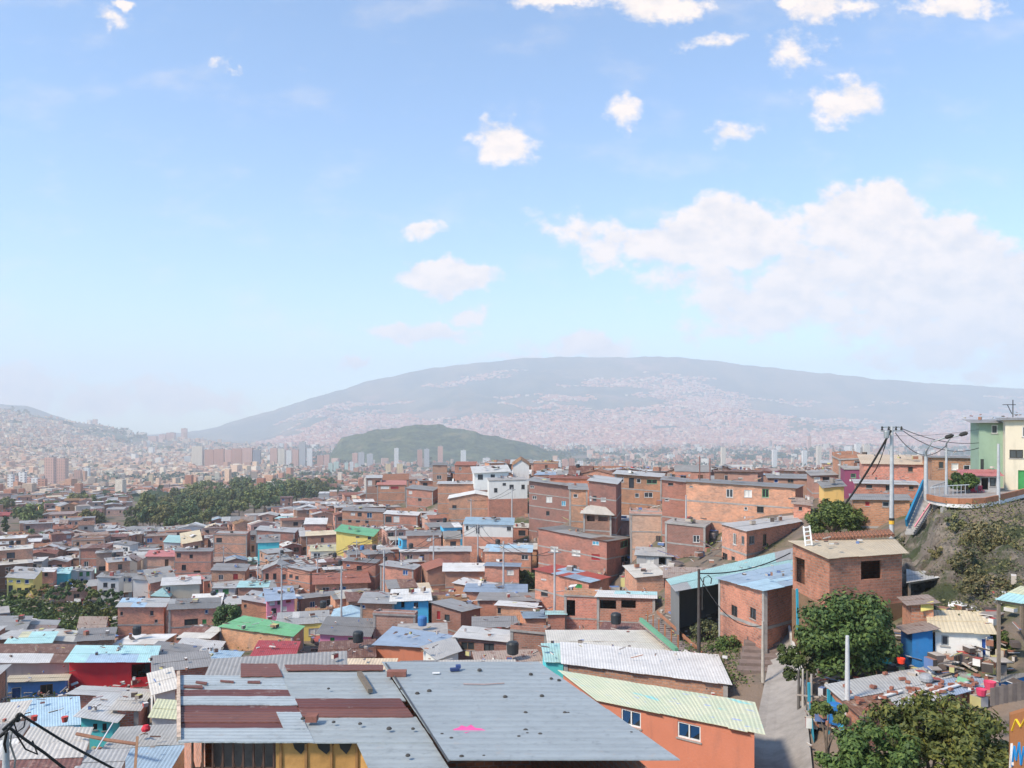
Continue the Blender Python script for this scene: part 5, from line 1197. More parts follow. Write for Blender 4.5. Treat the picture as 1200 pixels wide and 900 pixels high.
def trunk_mesh(seed, h, r0, spread, nb=6):
    r_ = random.Random(seed); m = MB(); top = Vector((r_.uniform(-.1, .1)*h, r_.uniform(-.1, .1)*h, h*.6)); m.tube([(0, 0, -.6), (0, 0, h*.15), top*.6, top], [r0*1.25, r0, r0*.8, r0*.55], 8, BARK)
    for i in range(nb):
        a = 2*math.pi*i/nb+r_.uniform(-.4, .4); st = top*r_.uniform(.6, 1.); en = Vector((math.cos(a)*spread*r_.uniform(.5, .85), math.sin(a)*spread*r_.uniform(.5, .85), h*r_.uniform(.75, 1.2))); md = st.lerp(en, .5)+Vector((0, 0, h*.06))
        m.tube([st, md, en], [r0*.45, r0*.28, r0*.1], 6, BARK)
    return m
def put(me_c, me_t, loc, label, cat='tree', group=None, rot=0., sc=1., name='tree'):
    root = empty(name, loc, label, cat, group); root.rotation_euler.z = rot; root.scale = (sc, sc, sc)
    for nm, me in (('crown', me_c), ('trunk', me_t)):
        if me is None: continue
        o = bpy.data.objects.new(nm, me); COL.objects.link(o); o.parent = root
    return root
def tmesh(m):
    me = bpy.data.meshes.new('trunk'); me.from_pydata(m.v, [], m.f); [me.materials.append(x) for x in m.mats]; me.update(); return me
LEAF1 = M_leaf((.045,.08,.025)); LEAF2 = M_leaf((.06,.095,.028)); LEAF3 = M_leaf((.07,.08,.04)); LEAF4 = M_leaf((.045,.08,.03)); LEAFY = M_leaf((.085,.105,.03))
def big_tree(label, px, ptop, pbot, D, rx, seed, mat, nclump=60, nleaf=150, s=.26, hz=None, trunk=True, ground_off=0, name='tree', cat='tree'):
    X = (px-CX)/F*D; g_ = ground(X, D)-ground_off; zt = -(ptop-HY)/F*D; zb_ = -(pbot-HY)/F*D; rz = (zt-zb_)/2; cz = (zt+zb_)/2-g_
    me = crown_mesh(seed, rx, rx*.9, rz, nclump, nleaf, s, cz, mat=mat, bottom=-.8)
    tm = tmesh(trunk_mesh(seed, max(cz, .8), .2 if rx > 2 else .1, rx*.8)) if trunk else None
    return put(me, tm, (X, D, g_), label, cat, name=name)
big_tree('large dark green tree beside the alley, below the brown brick house', 998, 693, 800, 42, 2.75, 1, LEAF1, 85, 190, .26)
big_tree('dark green tree branch mass leaning over the alley beside the blue fence', 938, 738, 800, 43, 1.2, 2, LEAF1, 26, 150, .24)
big_tree('round dense dark tree above the brown brick house', 977, 584, 634, 76, 3.1, 3, LEAF2, 75, 150, .32)
big_tree('broad leafy tree filling the bottom right corner of the view', 1095, 818, 925, 23.5, 2.25, 4, LEAFY, 80, 200, .17)
big_tree('lower leafy tree at the bottom edge left of the broad corner tree', 1020, 848, 935, 22.5, 1.45, 5, LEAF2, 42, 190, .16)
big_tree('leafy tree at the bottom edge right of the broad corner tree', 1150, 832, 925, 24.5, 1.05, 6, LEAFY, 34, 180, .16)
big_tree('dark round tree beside the brick house with the rubble roof', 265, 705, 742, 107, 2.0, 7, LEAF4, 34, 110, .42)
big_tree('tall dark green bush squeezed between the brick houses on the slope', 617, 662, 702, 126, 1.9, 8, LEAF4, 34, 110, .45, name='bush', cat='bush')
LEAFS = M_leaf((.11,.115,.06))
for i, (px, a, b, D, rx, mt, lb) in enumerate([
    (1150,606,655,55,2.0,LEAF3,'wide grey green bush high on the rocky slope'), (1128,640,682,52,1.3,LEAFY,'yellowish green bush halfway down the rocky slope'),
    (1155,668,706,49,1.5,LEAF2,'fresh green bush at the foot of the rocky slope'), (1118,602,625,58,1.0,LEAF3,'small grey bush just under the terrace edge'),
    (1182,632,650,54,1.1,LEAF2,'low green bush near the right edge on the rocky slope'), (1098,640,655,56,.7,LEAF4,'tiny dark bush in a crack of the rocky slope'),
    (1130,553,577,70,1.5,LEAF1,'clipped dark bush on the street terrace'), (1058,628,655,60,1.0,LEAF3,'dull bush behind the tan roof beside the slope'),
    (852,742,778,56,1.3,LEAF2,'green bush between the steps and the blue roofed alley house'), (826,724,756,60,1.1,LEAF3,'straggly bush left of the blue roofed alley house'),
    (1172,738,768,40.5,.75,LEAF2,'banana like green plant beside the white hut'), (975,818,850,30,.8,LEAF2,'small plant in the yard beside the alley'),
    (508,603,622,208,1.9,LEAF2,'bush on the bare ledge below the plain brick house'), (12,720,738,128,2.4,LEAF2,'green shrub at the left edge below the yellow house')]):
    if px > 1080 and 'slope' in lb or 'terrace edge' in lb or 'right edge' in lb: D -= 2.5; rx *= .8; mt = LEAFS
    big_tree(lb, px, a, b, D, rx, 20+i, mt, int(14+rx*9), 90, .2 if D < 65 else .45, name='bush', cat='bush', ground_off=0)
# the wood below the centre of the picture: separate trees
r_ = random.Random(5); protos = []; WL = [M_leaf((.10,.135,.05)), M_leaf((.075,.115,.05)), M_leaf((.13,.15,.06))]
for k in range(6):
    mt = WL[k % 3]; cm = crown_mesh(50+k, r_.uniform(6, 8.5), 7, r_.uniform(5, 7.5), 26, 52, 1.7, 7.5, mat=mt, bottom=-.6); protos.append((cm, tmesh(trunk_mesh(70+k, 9, .4, 5, 5)), (5, 4.4, 5.4, 5, 4.2, 5)[k]))
WOOD = []
for (yb_, xa, xb) in ((622,150,240),(617,152,252),(611,152,268),(606,158,290),(601,170,312),(596,190,338),(591,205,362),(586,222,392),(581,240,400),(576,262,404),(571,300,412),(566,322,428),(561,330,440),(557,340,446)):
    x = xa+r_.uniform(0, 8)
    while x < xb:
        if r_.random() > .1: WOOD.append((x, yb_+r_.uniform(-2, 1), solve_D(x, yb_)))
        x += r_.uniform(9, 14)*(1 if yb_ > 595 else .95)
desc = ['rounded dark tree', 'spreading olive green tree', 'tall dark tree', 'greyish green tree', 'broad bushy tree', 'light topped tree']
for i, (px, py, D) in enumerate(WOOD):
    k = i % 6; cm, tm, ref = protos[k]; X = (px-CX)/F*D; sc = (.62 if D < 420 else .8 if D < 560 else .95)*r_.uniform(.55, 1.35); w = 'left' if px < 215 else 'middle' if px < 310 else 'right'
    put(cm, tm, (X, D, ground(X, D)), make_label(f'{desc[k]} in the wood', px, py-12), 'tree', 'trees of the wood beyond the houses', r_.uniform(0, 6), sc)
# other single trees among the far houses
for i, (px, py, D, s_) in enumerate([(36,628,360,.8),(28,622,372,.7),(106,632,330,.75),(112,625,350,.6),(40,652,250,.55),(52,650,256,.5),(30,648,262,.45),(60,612,420,.7),(88,600,520,.9),(102,598,540,.9),(112,603,500,.7),(8,606,470,.8),(130,610,470,.6)]):
    cm, tm, ref = protos[i % 6]; X = (px-CX)/F*D; put(cm, tm, (X, D, ground(X, D)), make_label(f'{desc[i % 6]} among the far left houses', px, py-8), 'tree', 'trees among the left houses', i, s_)
m = MB(); m.lathe((0, 0, 0), [(.05, 0), (1.2, 1), (1.35, 4), (1.0, 8), (.1, 11.5)], 9, LEAF1)
cm = crown_mesh(90, 1.3, 1.3, 5.5, 40, 26, .9, 6, mat=LEAF1, bottom=-1); X = (6-CX)/F*285; put(cm, tmesh(trunk_mesh(91, 5, .2, .5, 3)), (X, 285, ground(X, 285)), 'narrow dark cypress at the far left among low houses', 'tree', sc=.95)
# bushes and weeds of the hill at the left: shrubs one can tell apart, the rest is ground cover
for i, (px, py, D, s_) in enumerate([(20,700,138,2.2),(48,694,142,2.6),(66,698,138,2.4),(90,690,146,2.6),(108,700,138,2.2),(122,708,132,2.4),(36,709,132,2.0),(96,712,130,2.2),(132,698,140,1.8),(112,716,126,1.8),(128,718,124,1.6)]):
    big_tree(make_label(('dense green shrub','dry yellowish shrub','dark low shrub')[i % 3]+' on the bushy hill', px, py), px, py-s_*4.2, py+5, D, s_, 120+i, (LEAF2, LEAFY, LEAF4)[i % 3], 20, 60, .5, name='bush', cat='bush', trunk=False)
def scatter_cover(name, spots, n, s, mat, zoff=.1, clump=.6):
    v = []; f = []; rr = random.Random(name)
    for q in range(n):
        px, Y = spots(rr); X = (px-CX)/F*Y; z = ground(X, Y)
        for l in range(10):
            p = Vector((X+rr.gauss(0, clump), Y+rr.gauss(0, clump), z+zoff+abs(rr.gauss(0, clump*.45)))); a = Vector((rr.uniform(-1, 1), rr.uniform(-1, 1), rr.uniform(-.3, 1))).normalized(); b = a.cross(Vector((rr.uniform(-1, 1), rr.uniform(-1, 1), .3))).normalized(); z_ = s*rr.uniform(.6, 1.3); i = len(v)
            v += [p-a*z_*.5, p-b*z_*.25, p+a*z_*.5, p+b*z_*.25]; f.append((i, i+1, i+2, i+3))
    me = bpy.data.meshes.new(name); me.from_pydata(v, [], f); me.materials.append(mat); me.update(); o = bpy.data.objects.new(name, me); COL.objects.link(o); o['kind'] = 'stuff'
scatter_cover('undergrowth', lambda r: (r.uniform(-40, 150), r.uniform(119, 152)), 1500, .6, LEAF2, .1, .9)
scatter_cover('weeds', lambda r: (r.uniform(60, 140), r.uniform(122, 150)), 500, .45, LEAFY, .1, .9)
scatter_cover('slope_weeds', lambda r: (r.choice((r.uniform(1090, 1260), r.uniform(1120, 1200))), r.uniform(44, 59)), 420, .2, LEAF3, .55, .45)
scatter_cover('lane_weeds', lambda r: (r.uniform(800, 872), r.uniform(48, 63)), 260, .2, LEAF2, .1, .35)
scatter_cover('gap_greenery', lambda r: (r.uniform(-60, 930), 60*math.exp(r.random()**.7*1.9)), 420, .5, LEAF2, .1, .8)
m = MB(); 
for q in range(60):
    px, Y = 78+rnd.gauss(0, 4), 133+rnd.gauss(0, 1.3); X = (px-CX)/F*Y; p = Vector((X, Y, ground(X, Y)+.1)); stone_mb(m, p, rnd.uniform(.25, .6), M_plain((.52,.47,.42), .9))
thing('rubble_heap', m, None, 'pale heap of rubble and cut branches on the bushy hill', 'rubble')
# ---------------------------------------------------------------- the far city
def M_city(key, cols): return M_island(key, cols)
FARM = M_city('far_city_walls', [(.50,.23,.14),(.42,.18,.11),(.58,.32,.21),(.62,.46,.33),(.66,.57,.46),(.48,.23,.15),(.40,.19,.13),(.68,.60,.50),(.54,.28,.18),(.34,.27,.24)])
FARL = M_city('left_hill_sunlit_walls', [(.70,.50,.34),(.62,.36,.23),(.76,.64,.48),(.56,.31,.20),(.74,.56,.36),(.66,.45,.31),(.80,.70,.56),(.52,.29,.19),(.70,.50,.36),(.42,.34,.28)])  # cream walls, brightened in colour to carry the sunlight on the left hill
def box_soup(name, pts, mats, kind='stuff'):
    v = []; f = []; mi = []
    for (x, y, z, w, d, h, a, m) in pts:
        c, s = math.cos(a), math.sin(a); i = len(v)
        for dz in (-3, h):
            for dx, dy in ((-w, -d), (w, -d), (w, d), (-w, d)): v.append((x+(dx*c-dy*s)/2, y+(dx*s+dy*c)/2, z+dz))
        f += [(i, i+1, i+5, i+4), (i+1, i+2, i+6, i+5), (i+2, i+3, i+7, i+6), (i+3, i, i+4, i+7), (i+4, i+5, i+6, i+7)]; mi += [m]*5
    me = bpy.data.meshes.new(name); me.from_pydata(v, [], f); [me.materials.append(m) for m in mats]; me.polygons.foreach_set('material_index', mi); me.update()
    o = bpy.data.objects.new(name, me); COL.objects.link(o); o['kind'] = kind; return o
fr = random.Random(77); pts = []
for i in range(30000):
    px = fr.uniform(-140, 1320); Y = math.exp(fr.uniform(math.log(700), math.log(7000)))
    if fr.random() > min(1, (Y/1600)**.5)*.95+.1: continue
    n = fb(px*.6, Y*.25, .011, 4)
    if n < -.22: continue
    if 620 < px and Y < 1500 and fr.random() < .6: continue
    X = (px-CX)/F*Y
    if 385 < px < 690 and 2850 < Y < 3950: continue
    if 140 < px < 420 and Y < 760: continue
    s = max(7, Y*.0032)*fr.uniform(.6, 1.5); h = fr.choice((3, 5, 6, 8))*fr.uniform(.8, 1.4)*max(1, Y/2500)
    if fr.random() < .05: h *= 2.2
    if Y > 5600 and px > 240: continue
    z = ground_uv(px, Y); z += fb(X, Y, .004)*min((Y-400)*.004, 9)
    if Y > 3600 and px < 200: s *= .6; h *= .5
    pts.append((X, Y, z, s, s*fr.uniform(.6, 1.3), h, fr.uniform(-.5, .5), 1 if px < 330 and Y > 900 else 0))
for i in range(13000):
    px = fr.uniform(-140, 300); Y = fr.uniform(1900, 5000)
    if Y > 3400+ (300-px)*5.4 : continue
    n = fb(px*.6, Y*.3, .02, 4)
    if n < -.3: continue
    X = (px-CX)/F*Y; z = ground_uv(px, Y)+fb(X, Y, .004)*9; s = fr.uniform(9, 19); pts.append((X, Y, z, s, s*fr.uniform(.6, 1.2), fr.uniform(4, 11)*(2 if fr.random() < .05 else 1), fr.uniform(-.5, .5), 1))
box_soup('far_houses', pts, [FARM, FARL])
# mountain side neighbourhoods
pts = []
for i in range(42000):
    c = fr.uniform(225, 1290); t = fr.random()**1.5*.92
    X, Y, z = mtn_point(c, t); n = fb(X*.5, Y*.9+z*2, .0016, 5)
    lim = -.55+t*1.05+(.1 if c < 420 else 0)
    if n < lim: continue
    if 925 < c < 1010 and .2 < t < .5 and fr.random() < .9: continue
    s = fr.uniform(16, 40); pts.append((X, Y, z, s, s*fr.uniform(.5, 1.2), fr.uniform(6, 16)*(1.8 if fr.random() < .06 and t < .3 else 1), fr.uniform(-.6, .6), 0))
MTNC = M_city('mountain_houses', [(.66,.36,.26),(.56,.28,.20),(.70,.46,.36),(.74,.60,.48),(.60,.32,.24),(.50,.27,.20)])
box_soup('mountain_houses', pts, [MTNC])
# green between the far houses
v = []; f = []
for i in range(5200):
    px = fr.uniform(-120, 1300); Y = math.exp(fr.uniform(math.log(640), math.log(5200))); n = fb(px*.6, Y*.25, .011, 4)
    if n > -.08 and fr.random() < .75: continue
    if px < 260 and Y > 2000 and fr.random() < .6: continue
    X = (px-CX)/F*Y; z = ground_uv(px, Y)+fb(X, Y, .004)*min((Y-400)*.004, 9); s = max(6, Y*.004)*fr.uniform(.6, 1.3)
    for k in range(9):
        p = Vector((X+fr.gauss(0, s), Y+fr.gauss(0, s), z+abs(fr.gauss(0, s*.35))+s*.3)); a = Vector((fr.uniform(-1, 1), fr.uniform(-1, 1), fr.uniform(-.5, .5))).normalized(); b = a.cross(Vector((fr.uniform(-1, 1), -1, fr.uniform(0, 1)))).normalized(); q = s*fr.uniform(.4, .8); j = len(v)
        v += [p-a*q, p-b*q*.7, p+a*q, p+b*q*.7]; f.append((j, j+1, j+2, j+3))
me = bpy.data.meshes.new('far_trees'); me.from_pydata(v, [], f); me.materials.append(M_leaf((.035,.06,.03))); me.update(); o = bpy.data.objects.new('far_trees', me); COL.objects.link(o); o['kind'] = 'stuff'
# tower blocks
def M_facade(rgb):
    k = ('facade', rgb)
    if k in _mats: return _mats[k]
    m, nt, b = newmat('tower_facade'); uv = _n(nt, 'ShaderNodeTexCoord').outputs['UV']
    br = _n(nt, 'ShaderNodeTexBrick'); nt.links.new(uv, br.inputs[0]); br.offset = 0; br.inputs['Scale'].default_value = 1; br.inputs['Brick Width'].default_value = 4.2; br.inputs['Row Height'].default_value = 3.0; br.inputs['Mortar Size'].default_value = .95; br.inputs['Mortar Smooth'].default_value = 0
    dk = tuple(x*.35+.02 for x in rgb); br.inputs['Color1'].default_value = (*dk, 1); br.inputs['Color2'].default_value = (*[x*.8 for x in dk], 1); br.inputs['Mortar'].default_value = (*rgb, 1)
    nt.links.new(br.outputs[0], b.inputs['Base Color']); b.inputs['Roughness'].default_value = .8; _mats[k] = m; return m
TC = {'pink': (.62,.36,.28), 'cream': (.70,.60,.48), 'white': (.74,.71,.67), 'grey': (.45,.44,.44), 'brick': (.52,.27,.19), 'green': (.50,.58,.50), 'dark': (.25,.25,.28), 'ochre': (.68,.50,.26)}
TOW = [(10,16,556,580,'white'),(17,21,558,579,'pink'),(23,30,553,578,'white'),(32,37,559,577,'pink'),(38,45,560,577,'white'),(46,54,561,577,'brick'),(48,54,548,566,'cream'),(54,64,536,570,'pink'),(66,78,537,568,'pink'),(88,95,551,562,'brick'),(99,105,548,562,'white'),
 (73,79,504,520,'white'),(85,92,503,519,'white'),(96,101,502,518,'cream'),(105,110,501,518,'cream'),(116,121,502,517,'white'),(122,127,500,516,'white'),(131,137,503,520,'cream'),(139,145,503,520,'pink'),(147,154,504,522,'cream'),(161,171,507,521,'cream'),(175,184,511,522,'pink'),(187,194,509,521,'pink'),(196,205,507,521,'brick'),(213,219,502,520,'pink'),
 (226,238,519,537,'cream'),(241,251,524,537,'brick'),(252,263,523,537,'brick'),(264,272,524,537,'pink'),(273,284,522,538,'brick'),(285,296,521,538,'pink'),(297,305,524,539,'dark'),(317,325,521,540,'pink'),(326,334,522,540,'cream'),(336,342,525,538,'white'),(343,350,524,537,'pink'),(351,358,513,535,'grey'),(360,366,522,538,'white'),(372,379,531,543,'brick'),(380,386,530,543,'pink'),
 (385,390,540,552,'green'),(391,397,538,552,'green'),(404,408,539,552,'green'),(410,414,538,552,'white'),(416,420,540,553,'green'),(413,419,527,545,'pink'),(420,427,526,545,'grey'),(430,437,528,546,'grey'),(452,458,540,556,'ochre'),(465,472,540,556,'ochre'),
 (462,467,521,540,'white'),(489,495,523,541,'brick'),(497,503,522,541,'grey'),(513,519,519,538,'pink'),(540,546,523,545,'white'),(566,574,533,550,'white'),(650,657,539,560,'white'),(659,665,538,560,'pink'),(667,673,537,560,'brick'),(676,683,540,560,'white'),(706,715,541,556,'pink'),(734,741,541,557,'pink'),(845,850,524,534,'cream'),
 (946,950,511,524,'pink'),(995,999,523,536,'white'),(1002,1008,520,536,'white'),(1011,1018,521,536,'cream'),(940,945,528,545,'white'),(957,962,523,545,'cream'),(973,978,526,545,'pink'),(905,910,527,545,'white')]
TLM = [('the green wooded hill',515,520),('the twin pink towers',66,550),('the white block house',595,573),('the mint green house',1162,530),('the wood',300,575),('the two storey corner house',748,575),('the far left edge',5,560),('the valley gap',215,505),('the crest houses',470,560),('the tall power pole',1045,540)]
LMs = LM; LM = TLM
for (x0, x1, y0, y1, ck) in TOW:
    D = solve_D((x0+x1)/2, y1+1.0) if y1 > 526 else 4200+ (524-y1)*260
    if 700 < D < 760: D = 800
    if (x0 > 380 and D < 1400): D = 1400
    if 215 < x0 < 600: y0 += (y1-y0)*.22
    D = min(D, 6500); w = (x1-x0)/F*D; zt_ = -(y0-HY)/F*D; zb_ = min(-(y1-HY)/F*D-6, ground_uv((x0+x1)/2, D)-4); X = ((x0+x1)/2-CX)/F*D
    nm = {'pink':'pinkish','brick':'brick red','dark':'dark','green':'pale green','ochre':'yellow ochre'}.get(ck, ck)
    root = empty('tower_block', (X, D, zb_), make_label(f'{nm} high rise tower', (x0+x1)/2, (y0+y1)/2), 'tower', 'high rise towers of the distant city')
    m = MB(); m.box((X, D, (zt_+zb_)/2), (w, w*.8, zt_-zb_), .12, M_facade(TC[ck])); m.build('facade', None, root)
    m = MB(); m.box((X+w*.1, D, zt_+1.6), (w*.35, w*.35, 3.4), .12, CONC); m.build('roof_hut', None, root)
LM = LMs
pts = []
for i in range(170):
    px = fr.choice((fr.gauss(330, 90), fr.gauss(140, 60), fr.uniform(380, 700), fr.uniform(700, 1250), fr.gauss(1000, 60))); Y = fr.uniform(2600, 5400)
    if 385 < px < 690 and 2850 < Y < 3950 or px < 60: continue
    X = (px-CX)/F*Y; w = fr.uniform(15, 28); pts.append((X, Y, ground_uv(px, Y), w, w*.8, fr.uniform(12, 34), fr.uniform(-.4, .4), fr.randrange(3)))
box_soup('far_towers', pts, [M_plain((.66,.45,.36), .9), M_plain((.70,.66,.60), .9), M_plain((.58,.38,.28), .9)])
# ---------------------------------------------------------------- poles, lamps, cables, loose things
POLE = M_plain((.42,.43,.44), .7, var=.3); CAB = M_plain((.02,.02,.02), .7)
def pole(name, label, px, ptop, pbot, D, r0=.13, cat='pole', gz=None, mat=POLE):
    X = (px-CX)/F*D; zt_ = -(ptop-HY)/F*D; zb_ = -(pbot-HY)/F*D; root = empty(name, (X, D, zb_), label, cat); m = MB(); m.tube([(X, D, zb_-.5), (X, D, zt_)], [r0, r0*.62], 10, mat); m.build('shaft', None, root, True); return root, Vector((X, D, zt_))
r0_, t = pole('utility_pole', 'tall grey power pole with transformers and thick slanting cable beside the round tree', 1045, 500, 625, 66, .2)
m = MB(); m.beam(t+Vector((-.9,0,-.35)), t+Vector((.9,0,-.35)), .12, .12, METAL); m.beam(t+Vector((-.7,0,-.05)), t+Vector((.75,0,-.05)), .1, .1, METAL); m.build('crossarm', None, r0_)
for dx in (-.8, -.25, .35, .8):
    m = MB(); m.lathe((t.x+dx, t.y, t.z-.3), [(.05, 0), (.11, .08), (.06, .16), (.1, .24), (.03, .34)], 8, DARKM); m.build('insulator', None, r0_, True)
m = MB(); m.lathe((t.x-.55, t.y-.25, t.z-.95), [(.001, 0), (.2, 0), (.22, .1), (.22, .55), (.18, .62), (.001, .62)], 12, METAL); m.build('transformer', None, r0_)
m = MB(); c = P(1045, 610, 66); m.lathe((c.x, c.y, c.z-.3), [(.215, 0), (.215, .3)], 10, M_plain((.75,.42,.05))); m.build('warning_band', None, r0_)
m = MB(); m.lathe((c.x, c.y, c.z), [(.215, 0), (.215, .22)], 10, DARKM); m.build('warning_band', None, r0_)
def cable(label, a, b, sag, r=.025, n=14, name='cable', mat=CAB):
    a = Vector(a); b = Vector(b); pts = [a.lerp(b, i/n)-Vector((0, 0, sag*4*(i/n)*(1-i/n))) for i in range(n+1)]; m = MB(); m.tube(pts, r, 6, mat); return thing(name, m, None, label, 'cable', None, True)
cable('thick black cable bundle slanting down left from the tall power pole', t+Vector((-.1,-.1,-.3)), P(991, 590, 70), .25, .085)
cable('thinner black cable looping beside the thick slanting bundle', t+Vector((-.3,0,-.6)), P(1022, 556, 68), .5, .04)
for i, (dx, sg, x, y, D) in enumerate(((.5, .5, 1147, 519, 75), (.8, .9, 1147, 525, 75), (.3, 1.3, 1109, 522, 68), (.2, .2, 1147, 503, 76))):
    cable(('upper','middle','lowest','topmost thin')[i]+' overhead cable from the tall power pole towards the mint green house', t+Vector((dx, 0, -.5*i/2)), P(x, y, D), sg, .03 if i < 3 else .015)
def lamp(label, px, ptop, pbot, D, ax, ay, r0=.14):
    root, t = pole('street_lamp', label, px, ptop, pbot, D, r0, 'street lamp'); e = P(ax, ay, D-.5); m = MB(); mid = t.lerp(e, .45)+Vector((-.15*(e.x-t.x), 0, .28*(e.z-t.z)+.1)); m.tube([t-Vector((0,0,.2)), t+Vector((0,0,.35)), mid, e], .075, 7, METAL); m.build('arm', None, root, True)
    m = MB(); d = (e-mid).normalized(); m.tube([e, e+d*.15, e+d*.55, e+d*.7], [.07, .17, .16, .05], 8, DARKM); m.build('lamp_head', None, root, True)
lamp('pale street lamp whose arm curves right, at the left end of the terrace', 1085, 535, 592, 65, 1107, 513, .2)
lamp('pale street lamp with raised arm, second from left on the terrace', 1109, 525, 577, 69, 1124, 510, .13)
pole('utility_pole', 'plain pale post on the terrace in front of the mint green house', 1170, 520, 583, 62, .14)
pole('post', 'thick white post standing in the metal roof yard below the big tree', 993, 745, 825, 35.5, .125, 'post', mat=M_plain((.50,.50,.50), .7))
rr_, t2 = pole('utility_pole', 'dark wooden power pole in front of the turquoise shed roof', 819, 667, 768, 56.5, .14, 'pole', mat=M_plain((.07,.06,.055), .9))
cable('black cable running along the turquoise shed roof', t2-Vector((0,0,.3)), P(926, 648, 66), .5, .045)
cable('black cable drooping from the dark wooden pole towards the alley', t2-Vector((0,0,.4)), P(893, 733, 52), 1.2, .03)
m = MB(); c = P(828, 678, 56); m.tube([P(823, 715, 56), P(823, 690, 56), P(825, 677, 56), P(830, 674, 56), P(834, 678, 56), P(833, 684, 56)], .04, 7, DARKM); thing('cable_hook', m, None, 'black looped service pipe beside the dark wooden power pole', 'pipe')
pole('post', 'thin rusty mast on the roof of the long slab banded building, left one', 820, 534, 568, 112, .1, 'mast', mat=M_plain((.22,.10,.08)))
pole('post', 'thin rusty mast on the roof of the long slab banded building, right one', 832, 537, 568, 112, .1, 'mast', mat=M_plain((.22,.10,.08)))
pole('post', 'pale concrete post in front of the two storey corner house', 804, 580, 605, 104, .12, 'post')
pole('post', 'concrete post at the corner of the alley house', 894, 728, 790, 48, .11, 'post', mat=M_plain((.42,.38,.33)))
for i, (px, a, b, D, mt) in enumerate(((936,786,830,42,(.12,.11,.10)),(941,784,830,42,(.45,.42,.38)),(946,786,832,41.6,(.14,.12,.10)),(951,790,836,41,(.38,.34,.30)))): pole('fence_post', ('dark first','pale second','dark third','pale last')[i]+' tall post of the row beside the alley', px, a, b, D, .09, 'post', mat=M_plain(mt))
def antenna(label, px, py, D, h=1.6):
    p = P(px, py, D); root = empty('antenna', p, label, 'antenna'); m = MB(); m.tube([p, p+Vector((0,0,h))], .04, 6, DARKM); m.build('mast', None, root)
    m = MB(); m.beam(p+Vector((-.9,0,h*.72)), p+Vector((.25,0,h*.72)), .06, .06, DARKM); m.beam(p+Vector((-.5,0,h*.72)), p+Vector((-.1,0,h*.2)), .05, .05, DARKM); [m.beam(p+Vector((x,-.25,h*.72)), p+Vector((x,.25,h*.72)), .04, .04, DARKM) for x in (-.8,-.55,-.3)]; m.build('crossarm', None, root)
antenna('black television antenna on the roof of the cream house', 1187, 489, 73)
# tangle of cables at the bottom left
L1 = [P(22,836,13.5), P(46,851,13.8), P(70,866,14), P(100,883,14.3), P(150,910,15)]
m = MB(); m.tube(L1, .022, 7, CAB); thing('cable', m, None, 'upper long black cable crossing the bottom left corner diagonally', 'cable', None, True)
m = MB(); m.tube([P(10,852,13), P(30,867,13.2), P(52,882,13.4), P(90,912,14)], .024, 7, CAB); thing('cable', m, None, 'lower long black cable crossing the bottom left corner diagonally', 'cable', None, True)
for k, (lb, pp, r) in enumerate([('black cable loop hanging left of the upper long cable', [(22,836),(16,846),(20,858),(28,852),(30,842)], .012), ('black cable loop falling under the lower long cable', [(10,852),(20,862),(30,878),(44,884),(38,868)], .014), ('bundle of black cable ends at the left edge', [(-4,866),(6,858),(12,851),(22,838)], .03), ('black cable dropping down at the left edge', [(8,858),(5,872),(8,886),(2,905)], .022), ('grey cable hanging beside the left edge pole', [(14,856),(12,872),(18,890),(16,908)], .016)]):
    m = MB(); m.tube([P(x, y, 13.1+.1*i) for i, (x, y) in enumerate(pp)], r, 7, CAB if k < 4 else METAL); thing('cable', m, None, lb, 'cable', None, True)
root, t3 = pole('utility_pole', 'grey power pole rising at the bottom left corner holding the cable tangle', 7, 858, 935, 13.3, .075)
m = MB(); m.beam(P(3,856,13.2), P(26,836,13.4), .04, .05, DARKM); m.build('bracket', None, root)
m = MB(); m.lathe(P(21,842,13.4), [(.02, -.06), (.045, -.03), (.03, .01), (.045, .05), (.01, .09)], 8, DARKM); m.build('insulator', None, root)
# rooftop bricks, planks, sheets
BR3 = M_plain((.30,.12,.08), .9, scale=7); PLK = M_plain((.30,.22,.15), .9, scale=4)
A_, B_, C_, D_ = [P(*p) for p in ((1013,839,33.5),(1171,798,38),(1166,769,43),(971,803,37.5))]
def onq(s, t, dz=.12): return A_.lerp(B_, s).lerp(D_.lerp(C_, s), t)+Vector((0, 0, dz))
rr = random.Random(3); lbg = 'bricks weighing down the patched metal roof'
for i in range(58):
    s, t = rr.uniform(.02, .97), rr.choice((rr.uniform(0, .35), rr.uniform(0, 1))); m = MB(); m.box(onq(s, t, .13), (rr.uniform(.2, .32), .14, .11), rr.uniform(-.6, 1.2), BR3); thing('brick', m, None, 'loose red brick weighing down the long patched grey metal roof', 'brick', lbg)
for i, (s, t, l, mt, lb) in enumerate([(.16,.3,1.6,(.62,.6,.56),'pale plank lying low on the left of the patched metal roof'),(.35,.2,2.0,(.55,.5,.46),'long light plank across the patched metal roof'),(.72,.82,1.4,(.66,.65,.6),'short white plank near the top of the patched metal roof'),(.5,.1,2.6,(.60,.6,.6),'bright metal strip along the lower edge of the patched metal roof'),(.6,.55,1.2,(.2,.17,.15),'dark plank in the middle of the patched metal roof')]):
    m = MB(); a = onq(s, t, .1); b = onq(min(1, s+l/10), t+.05, .1); m.beam(a, b, .16, .06, M_plain(mt)); thing('plank', m, None, lb, 'plank')
m = MB(); m.prism([onq(.68,.16,.14), onq(.78,.18,.14), onq(.8,.4,.14), onq(.7,.38,.14)], .03, M_paint((.22,.46,.27), .2)); thing('sheet', m, None, 'small square green sheet on the patched metal roof', 'sheet')
